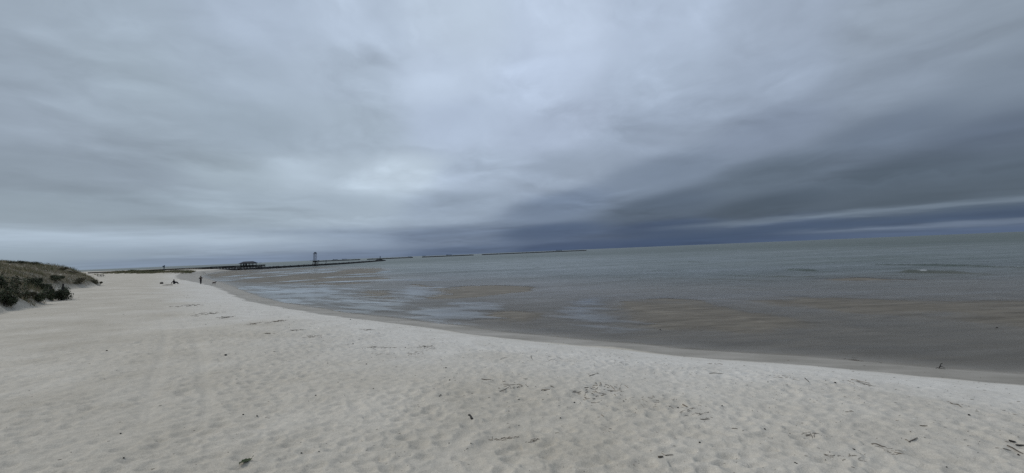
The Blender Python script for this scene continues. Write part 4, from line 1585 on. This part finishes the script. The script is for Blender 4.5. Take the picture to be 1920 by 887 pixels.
SC = 120 / 1774.0
tangle1 = [(530, 330, 790, 372), (205, 425, 305, 420), (190, 462, 330, 460), (330, 455, 440, 435), (345, 493, 430, 495), (610, 435, 545, 490), (560, 395, 610, 375), (725, 480, 790, 510), (755, 435, 830, 450), (820, 410, 915, 470), (915, 475, 1010, 480), (1020, 492, 1140, 510), (845, 570, 915, 550), (990, 545, 1075, 535), (550, 640, 680, 628), (760, 632, 830, 628), (500, 655, 540, 675), (715, 745, 860, 745), (860, 742, 955, 722), (820, 378, 870, 360), (870, 355, 900, 320), (840, 180, 885, 240), (760, 265, 850, 262), (830, 262, 910, 270), (945, 265, 1005, 240), (965, 180, 1000, 240), (1100, 250, 1165, 245), (1165, 250, 1230, 300), (1250, 265, 1310, 320), (1310, 320, 1370, 385), (1150, 325, 1230, 335), (1160, 405, 1290, 410), (1250, 440, 1290, 400), (1290, 415, 1640, 450), (1490, 390, 1560, 230), (1400, 255, 1455, 258), (1350, 300, 1430, 310), (1650, 265, 1690, 300), (1710, 305, 1750, 335), (1360, 505, 1400, 550), (740, 315, 820, 318), (1070, 300, 1100, 290), (1060, 380, 1090, 370), (530, 545, 560, 515), (550, 600, 580, 615)]
tangle2 = [(180, 170, 270, 168), (205, 230, 350, 228), (290, 270, 540, 240), (105, 435, 400, 285), (390, 350, 490, 340), (490, 345, 500, 300), (580, 325, 650, 285), (570, 240, 640, 230), (640, 230, 740, 270), (680, 290, 740, 285), (630, 310, 670, 330), (215, 290, 290, 290), (825, 240, 850, 270), (860, 292, 900, 288), (780, 85, 880, 80), (1250, 405, 1280, 390), (1280, 385, 1500, 375), (1510, 275, 1610, 320), (605, 655, 665, 640), (1080, 300, 1110, 305), (60, 345, 120, 345)]
for tg, ox, lab, grp, tg_box in ((tangle1, 1060, 'larger', 'reeds of the larger tangle', (140, 180, 1560, 570)),
                         (tangle2, 930, 'smaller', 'reeds of the smaller tangle', (60, 80, 1560, 580))):
    for i, (x0, y0, x1, y1) in enumerate(tg):
        a, b = seg_px(ox + x0 * SC, 705 + y0 * SC, ox + x1 * SC, 705 + y1 * SC)
        o = stalk(a, b, random.uniform(0.006, 0.009), 'reed_stalk', MAT_REED if i % 3 else MAT_REED2, seed=i)
        ln, dx_, dy_ = math.hypot(x1 - x0, y1 - y0), x1 - x0, y0 - y1
        if dx_ < 0:
            dx_, dy_ = -dx_, -dy_
        an = math.degrees(math.atan2(dy_, dx_))
        size = 'short' if ln < 65 else 'long' if ln > 125 else 'middling'
        way = 'lying level' if abs(an) < 8 else 'pointing to the water' if abs(an) > 62 else 'rising to the right' if an > 0 else 'falling to the right'
        gx, gy = ((x0 + x1) / 2 - tg_box[0]) / tg_box[2], ((y0 + y1) / 2 - tg_box[1]) / tg_box[3]
        col_ = ('far left', 'left', 'middle', 'right', 'far right')[min(4, max(0, int(gx * 5)))]
        row_ = ('top', 'centre', 'bottom')[min(2, max(0, int(gy * 3)))]
        tag(o, f"{size} {'brown' if i % 3 else 'dark'} reed {way}, {row_} {col_} of the {lab} reed tangle", 'reed', grp)

singles = [
    ((1634, 833), (1661, 839), 0.013, MAT_REED2, 'long straight dark reed lying alone at lower right, pointing down to the right'),
    ((1704.5, 829.5), (1720, 821), 0.012, MAT_REED2, 'dark reed at lower right rising to the right, with a bent thin tip'),
    ((1697, 824), (1704.5, 829), 0.007, MAT_REED, 'thin pale stem joining the lower end of the rising dark reed'),
    ((1892, 827.3), (1904.5, 830.2), 0.019, MAT_TWIG, 'short thick dark stick, topmost of the group at the right edge'),
    ((1905, 835.2), (1927, 835.6), 0.016, MAT_TWIG, 'level dark stick running out of the right edge of the picture'),
    ((1889, 836), (1919, 851.5), 0.013, MAT_REED2, 'longest dark stick at the right edge, slanting down to the right'),
    ((1881, 841.2), (1895, 845), 0.008, MAT_REED, 'thin faint stem left of the longest stick at the right edge'),
    ((1908, 852.5), (1912, 854.5), 0.014, MAT_TWIG, 'tiny dark chip under the longest stick at the right edge'),
    ((1781.5, 755.6), (1804, 764.5), 0.012, MAT_REED2, 'dark reed lying alone on pale sand at right, below the waterline'),
    ((1724.5, 798), (1739, 798.8), 0.011, MAT_REED2, 'short level dark reed at right between the lone reed and the rising reed'),
    ((1585, 772.5), (1601, 772), 0.007, MAT_REED, 'thin curved pale stem lying level on the rippled sand right of centre'),
    ((1104.6, 705.4), (1122.7, 700.7), 0.013, MAT_REED, 'brown reed rising to the right, just above the larger tangle'),
    ((1330, 700.4), (1356.6, 701), 0.011, MAT_REED2, 'level dark reed alone on the pale upper sand right of the larger tangle'),
    ((903, 711), (925, 714), 0.012, MAT_REED2, 'long dark reed just left of and above the smaller tangle'),
    ((996, 667), (998.5, 675.5), 0.011, MAT_REED2, 'upright seeming reed pointing to the water above the smaller tangle'),
    ((938, 674), (950, 669.5), 0.009, MAT_REED, 'pale reed rising to the right on the upper sand above the smaller tangle'),
    ((1596, 712), (1631, 719), 0.012, MAT_REED, 'long thin brown reed lying on the pale bank near the water at right'),
    ((1509, 709), (1517, 717), 0.011, MAT_TWIG, 'bent dark twig on the pale bank near the water at right'),
    ((1127, 778), (1132, 782), 0.011, MAT_REED, 'short brown reed piece below the larger tangle'),
    ((1313, 786.5), (1331, 786), 0.009, MAT_REED2, 'thin level reed below the scattered bits right of the larger tangle'),
    ((1280, 759), (1289, 763.5), 0.016, MAT_REED, 'flat brown reed blade among scattered bits right of the larger tangle'),
    ((1372, 803.5), (1383, 804.5), 0.009, MAT_REED2, 'small dark reed alone between the broken reed and the lone long reed'),
    ((1020, 731.5), (1031, 730.5), 0.012, MAT_REED2, 'dark level reed between the two tangles, nearer the smaller one'),
    ((1247.5, 854.7), (1262, 853.3), 0.010, MAT_REED2, 'right half of the broken reed at the bottom edge'),
    ((1234.5, 858.6), (1243.5, 856.9), 0.020, MAT_REED2, 'flat dark left piece of the broken reed at the bottom edge'),
    ((1240, 849.5), (1247, 854.3), 0.006, MAT_REED, 'thread thin stem above the broken reed at the bottom edge'),
]
for i, (a, b, r_, m_, lab) in enumerate(singles):
    pa, pb = seg_px(*a, *b)
    tag(stalk(pa, pb, r_ * 0.8, 'reed_stalk' if m_ is not MAT_TWIG else 'stick', m_, 0.05, 0.6, 300 + i), lab, 'reed' if m_ is not MAT_TWIG else 'stick')

# thick driftwood stub
a, b = seg_px(879.5, 779.3, 885.2, 786.6)
a.z += 0.012
b.z += 0.012
mb = MB().tube([Vector((0, 0, 0)), (b - a) * 0.3 + Vector((0, 0, 0.008)), (b - a) * 0.7, (b - a)], [0.024, 0.029, 0.028, 0.022], 8)
mb.tube([(b - a) * 0.55, (b - a) * 0.55 + Vector((-0.035, -0.01, 0.01))], [0.010, 0.006], 5)
o = mb.build('driftwood_stub', MAT_TWIG)
o.location = a
tag(o, 'short thick black driftwood stub on open sand at lower centre', 'driftwood')

# green lobed leaf at the bottom left
pl = place(460, 866)
lf = thing('green_leaf', 'dark green curled leaf lying alone on sand at the bottom left', 'leaf', pl + Vector((0, 0, 0.006)), 0)
lf.rotation_euler = (0.16, 0.0, 0.0)
tilt_ = Matrix.Rotation(0.80, 3, 'Z') @ Matrix.Scale(1.05, 3)
outl = [(-0.085, 0.012), (-0.075, 0.028), (-0.05, 0.022), (-0.03, 0.05), (0.0, 0.046), (0.02, 0.062), (0.045, 0.040), (0.065, 0.048), (0.08, 0.018), (0.095, 0.006)]
vs, fs = [], []
for i, (x_, w_) in enumerate(outl):
    zc_ = 0.010 * math.sin(i * 0.7) + 0.004
    vs += [(x_, w_, zc_ + w_ * 0.2), (x_, 0, zc_), (x_, -w_ * 0.9, zc_ + w_ * 0.3)]
for i in range(len(outl) - 1):
    fs += [(i * 3, i * 3 + 1, i * 3 + 4, i * 3 + 3), (i * 3 + 1, i * 3 + 2, i * 3 + 5, i * 3 + 4)]
vs = [tuple(tilt_ @ Vector(v)) for v in vs]
n0 = len(vs)
vs += [(x_, y_, z_ - 0.003) for x_, y_, z_ in vs]
fs += [tuple(k + n0 for k in f[::-1]) for f in fs]
mb = MB()
mb.add(vs, fs)
mb.build('blade', MAT_LEAF, lf)
MB().tube([tilt_ @ Vector(v) for v in ((0.09, 0, 0.02), (0.11, 0.005, 0.025), (0.125, 0.015, 0.03))], [0.004, 0.0035, 0.003], 5).build('stalk', MAT_LEAF, lf)

# branched twig standing at the water's edge
pt = place(1762, 691.3)
tg_ = thing('dead_branch', 'small black forked branch standing at the water edge at right', 'branch', pt)
tg_.scale = (0.8, 0.8, 0.8)
MB().tube([(-0.04, 0, -0.02), (0.0, 0, 0.07), (0.06, 0.01, 0.14), (0.075, 0.01, 0.21), (0.13, 0.01, 0.235), (0.19, 0.02, 0.225)], [0.022, 0.024, 0.018, 0.015, 0.011, 0.006], 6).build('main_stem', MAT_TWIG, tg_)
MB().tube([(0.05, 0, 0.10), (0.12, 0.0, 0.09), (0.20, 0.02, 0.05), (0.28, 0.02, 0.0)], [0.014, 0.012, 0.009, 0.006], 5).build('side_twig', MAT_TWIG, tg_)
MB().tube([(-0.02, 0, 0.03), (-0.10, 0.02, 0.045), (-0.18, 0.02, 0.0)], [0.013, 0.010, 0.006], 5).build('side_twig', MAT_TWIG, tg_)
MB().tube([(0.02, 0, 0.02), (0.10, -0.06, 0.03), (0.14, -0.12, 0.0)], [0.012, 0.009, 0.005], 5).build('side_twig', MAT_TWIG, tg_)

# clumps of finer wrack: each heap is one thing
clumps = [
    (800, 651.5, 22, 4.0, 46, 'dense dark streak of seaweed wrack on pale sand left of centre'),
    (780, 662, 15, 6, 26, 'loose patch of wrack stems just below the dense dark streak'),
    (705, 652, 26, 3.2, 40, 'long thin line of wrack stems, second from the dense dark streak'),
    (718, 662, 20, 3, 26, 'faint line of wrack stems just below the long thin line'),
    (590, 630, 14, 4, 34, 'small tuft like heap of brown wrack in the middle of the beach'),
    (522, 602.5, 10, 2.0, 34, 'small dark oval heap of wrack highest up the middle of the beach'),
    (556, 619, 14, 2.5, 24, 'faint scatter of wrack just above the tuft like heap'),
    (480, 607, 16, 3.5, 30, 'flat brown wrack patch left of the small dark oval heap'),
    (425, 595, 14, 2, 28, 'thin dark line of wrack on the left half of the beach, near the pale bank'),
    (505, 625, 7, 1.6, 18, 'small wrack knot below the flat brown patch'),
    (395, 588, 16, 5, 30, 'scattered wrack at the upper left of the wrack line'),
    (350, 573, 22, 4, 36, 'far scattered wrack on the upper beach'),
    (690, 618, 14, 2.5, 18, 'faint wrack stems close to the pale bank, left of centre'),
    (1043, 676, 13, 5, 22, 'small dark wrack clump on pale sand above the larger tangle'),
    (1165, 680, 18, 5, 22, 'sparse wrack bits on the pale bank above and right of the larger tangle'),
    (1220, 757, 26, 9, 30, 'sparse scatter of stems right of the larger tangle'),
    (1302, 770, 26, 13, 34, 'sparse scatter of stems farther right of the larger tangle'),
    (1467, 707, 22, 2.5, 26, 'dark wrack line on the pale bank at right, nearest the water'),
    (1610, 718, 16, 6, 26, 'wrack bits around the long thin brown reed on the pale bank'),
    (1335, 682, 12, 2, 14, 'flat dark wrack streak right at the edge of the wet sand'),
    (1600, 676, 22, 2, 18, 'dark seaweed bits on wet sand at the water edge right of centre'),
    (945, 822, 24, 3, 30, 'thin curved line of fine wrack at lower centre, below the driftwood stub'),
    (1002, 826, 12, 4, 14, 'short tuft of fine wrack right of the thin curved line'),
    (1675, 845, 12, 9, 16, 'scattered chips right of the long straight dark reed'),
    (1553, 854, 7, 5, 12, 'small brown starry tuft of dry grass at lower right'),
    (1590, 855, 14, 6, 10, 'few dark chips beside the starry tuft at lower right'),
    (1520, 815, 22, 8, 18, 'loose scatter of dark crumbs on rippled sand at right'),
]
for ci, (px, py, hx, hy, n, lab) in enumerate(clumps):
    c = place(px, py)
    n = int(n * 0.8)
    mb = MB()
    r = random.Random(500 + ci)
    sc = math.hypot(c.x, c.y) / F
    e0, e1 = place(px - hx, py), place(px, py + hy)
    ex, ey = abs(c.x - e0.x) + 0.02, abs(c.y - e1.y) + 0.02
    for k in range(n):
        x_, y_ = c.x + r.gauss(0, 0.5) * ex, c.y + r.gauss(0, 0.5) * ey
        ln = min(0.32, r.uniform(3, 9) * sc)
        an = r.gauss(0, 0.7)
        dx, dy = math.cos(an) * ln / 2, math.sin(an) * ln / 2 * 1.5
        za, zb = ground_z(x_ - dx, y_ - dy), ground_z(x_ + dx, y_ + dy)
        rad = max(0.005, 0.25 * sc) * r.uniform(0.5, 1.1)
        mb.tube([(x_ - dx - c.x, y_ - dy - c.y, za - c.z + rad), (x_ - c.x + r.uniform(-.02, .02), y_ - c.y, (za + zb) / 2 - c.z + rad * 1.6), (x_ + dx - c.x, y_ + dy - c.y, zb - c.z + rad)],
                [rad, rad * 0.9, rad * 0.5], 4)
    o = mb.build('wrack_clump', MAT_REED2 if ci % 2 == 0 else MAT_REED)
    o.location = c
    if 'scatter' in lab or 'bits' in lab or 'chips' in lab or 'sparse' in lab:
        o.name = 'wrack_scatter'
        o['kind'] = 'stuff'
    else:
        tag(o, lab, 'seaweed')

# low heap by the sitting person
c = place(314, 535, False)
mb = MB()
for k in range(40):
    x_, y_ = random.gauss(0, 0.45), random.gauss(0, 0.25)
    mb.tube([(x_ - 0.2, y_, 0.03), (x_, y_ + 0.03, 0.12 - 0.08 * abs(x_)), (x_ + 0.2, y_, 0.03)], [0.03, 0.04, 0.02], 4)
o = mb.build('wrack_heap', MAT_REED2)
o.location = c
tag(o, 'low brown heap of wrack on sand in front of the dark bag', 'seaweed')

# small black pods and stones one can pick out
pods = [(1169, 752), (1271, 764.5), (1354, 761), (954, 771), (973, 798), (1077, 755), (200, 658), (824, 743), (826.5, 741), (700, 729), (836, 690), (843, 713), (760, 652), (687, 683),
        (614, 681), (423, 666), (456, 778), (482, 780), (598, 847), (232, 859), (226, 813), (565, 850), (1051, 784), (1312, 830), (1601, 843), (1440, 716.5), (1566, 718), (1238, 620), (1870, 619),
        (657, 599.5), (662, 644.5), (592, 742), (842, 831), (883, 831.5), (1312, 868), (1434, 805), (1775, 876), (1491, 868), (1494, 869.5), (1817, 778.5)]
MARKS = [(460, 865, 'the green leaf'), (882, 783, 'the driftwood stub'), (1130, 733, 'the larger reed tangle'), (965, 724, 'the smaller reed tangle'), (1248, 856, 'the broken reed at the bottom edge'),
         (800, 651, 'the dense dark wrack streak'), (590, 630, 'the tuft like wrack heap'), (705, 652, 'the long thin wrack line'), (1648, 836, 'the long straight reed at lower right'),
         (1900, 840, 'the sticks at the right edge'), (1553, 854, 'the starry grass tuft'), (1467, 707, 'the dark wrack line at right'), (1615, 715, 'the long thin brown reed'),
         (1792, 760, 'the lone reed on pale sand at right'), (945, 822, 'the thin curved wrack line'), (1762, 688, 'the dead branch at the water'), (1343, 701, 'the level reed on the upper sand'), (104, 553, 'the two wooden posts')]
used_labels = {}
for i, (px, py) in enumerate(pods):
    p = place(px, py)
    wd = random.uniform(1.0, 1.9) * math.hypot(p.x, p.y) / F
    wd = min(max(wd * 0.85, 0.011), 0.045)
    mb = MB().blob((0, 0, wd * 0.4), (wd * random.uniform(1.0, 1.5), wd, wd * 0.7), 8000 + i, 0.15)
    if p.z < 0.0:
        p.z = 0.0
    o = mb.build('black_pod', MAT_TWIG, smooth=True)
    o.location = p
    near = sorted(MARKS, key=lambda m: math.hypot(m[0] - px, (m[1] - py) * 1.6))[0]
    dxm, dym = px - near[0], py - near[1]
    side = ('right of' if dxm > 0 else 'left of') if abs(dxm) > abs(dym) * 1.5 else ('below' if dym > 0 else 'above')
    gap = math.hypot(dxm, dym)
    far_w = 'close' if gap < 28 else 'a little way' if gap < 75 else 'well' if gap < 150 else 'far'
    lb = f'small black pod lying {far_w} {side} {near[2]}'
    used_labels[lb] = used_labels.get(lb, 0) + 1
    if used_labels[lb] > 1:
        lb = f'{("other", "third", "fourth", "fifth")[used_labels[lb] - 2]} black pod {far_w} {side} {near[2]}'
    tag(o, lb, 'pod', 'black pods strewn over the beach')


def crumbs(name, n, mat, size, seed, dens_fn):
    r = np.random.default_rng(seed)
    # spread over the visible dry beach, thickest along the wrack line
    rad = np.exp(r.uniform(math.log(5.5), math.log(75), n * 4))
    a = np.radians(r.uniform(-54, 54, n * 4))
    x, y = rad * np.sin(a), rad * np.cos(a)
    f = sand_fields(x, y)
    keep = (f['s'] > 1.0) & (f['du'] < 0.5) & (r.random(n * 4) < dens_fn(x, y, f['s']))
    x, y = x[keep][:n], y[keep][:n]
    f = sand_fields(x, y)
    zz2 = f['z'] + relief(x, y, f['r'], f['dry'])
    mb = MB()
    for i in range(len(x)):
        s_ = random.uniform(*size) * (0.7 + 0.03 * math.hypot(x[i], y[i]))
        if random.random() < 0.5:
            an = random.uniform(-0.9, 0.9)
            dx, dy = math.cos(an) * s_ * 2.4, math.sin(an) * s_ * 2.4
            mb.tube([(x[i] - dx, y[i] - dy, zz2[i] + s_ * 0.3), (x[i] + dx, y[i] + dy, zz2[i] + s_ * 0.5)], [s_ * 0.42, s_ * 0.3], 4)
        else:
            mb.blob((x[i], y[i], zz2[i] + s_ * 0.25), (s_, s_ * 0.8, s_ * 0.5), i, 0.3, 1)
    o = mb.build(name, mat)
    o['kind'] = 'stuff'
    return o


crumbs('wrack_crumbs', 1300, MAT_REED2, (0.005, 0.011), 5, lambda x, y, s: 0.10 + 0.9 * np.exp(-((s - 8 - 2 * fbm(x / 4, y / 4, 2, 3)) / 4.0) ** 2))
crumbs('fine_reed_bits', 600, MAT_REED, (0.006, 0.012), 6, lambda x, y, s: 0.15 + 0.85 * np.exp(-((s - 6) / 4.0) ** 2))
crumbs('shell_fragments', 260, MAT_SHELL, (0.004, 0.009), 8, lambda x, y, s: 0.3 + 0.7 * np.exp(-((s - 9) / 6.0) ** 2))

# ---------------------------------------------------------------- whitecaps on the open water
mb = MB()
caps = [(1345, 468.6, 2.5), (1050, 494, 2), (1078, 502.5, 1.6), (1193, 503.8, 2), (1126, 486.5, 1.6), (880, 492, 2.5), (830, 491.5, 2.5), (1017, 495.5, 1.6), (760, 489.5, 2)]
for i, (px, py, w_) in enumerate(caps):
    x_, y_ = level(px, py)
    s_ = w_ * math.hypot(x_, y_) / F / 2
    for k in range(4):
        mb.blob((x_ + random.uniform(-0.7, 0.7) * s_, y_ + random.uniform(-0.3, 0.3), 0.02), (s_ * 0.5, 0.3, 0.08 + 0.0004 * y_), 9000 + i * 5 + k, 0.3)
o = mb.build('whitecaps', MAT_FOAM, smooth=True)
o['kind'] = 'stuff'

scene.cycles.use_denoising = False
scene.cycles.max_bounces = 6
scene.cycles.transparent_max_bounces = 8
scene.cycles.diffuse_bounces = 2
scene.cycles.glossy_bounces = 3
scene.cycles.caustics_reflective = False
scene.cycles.caustics_refractive = False
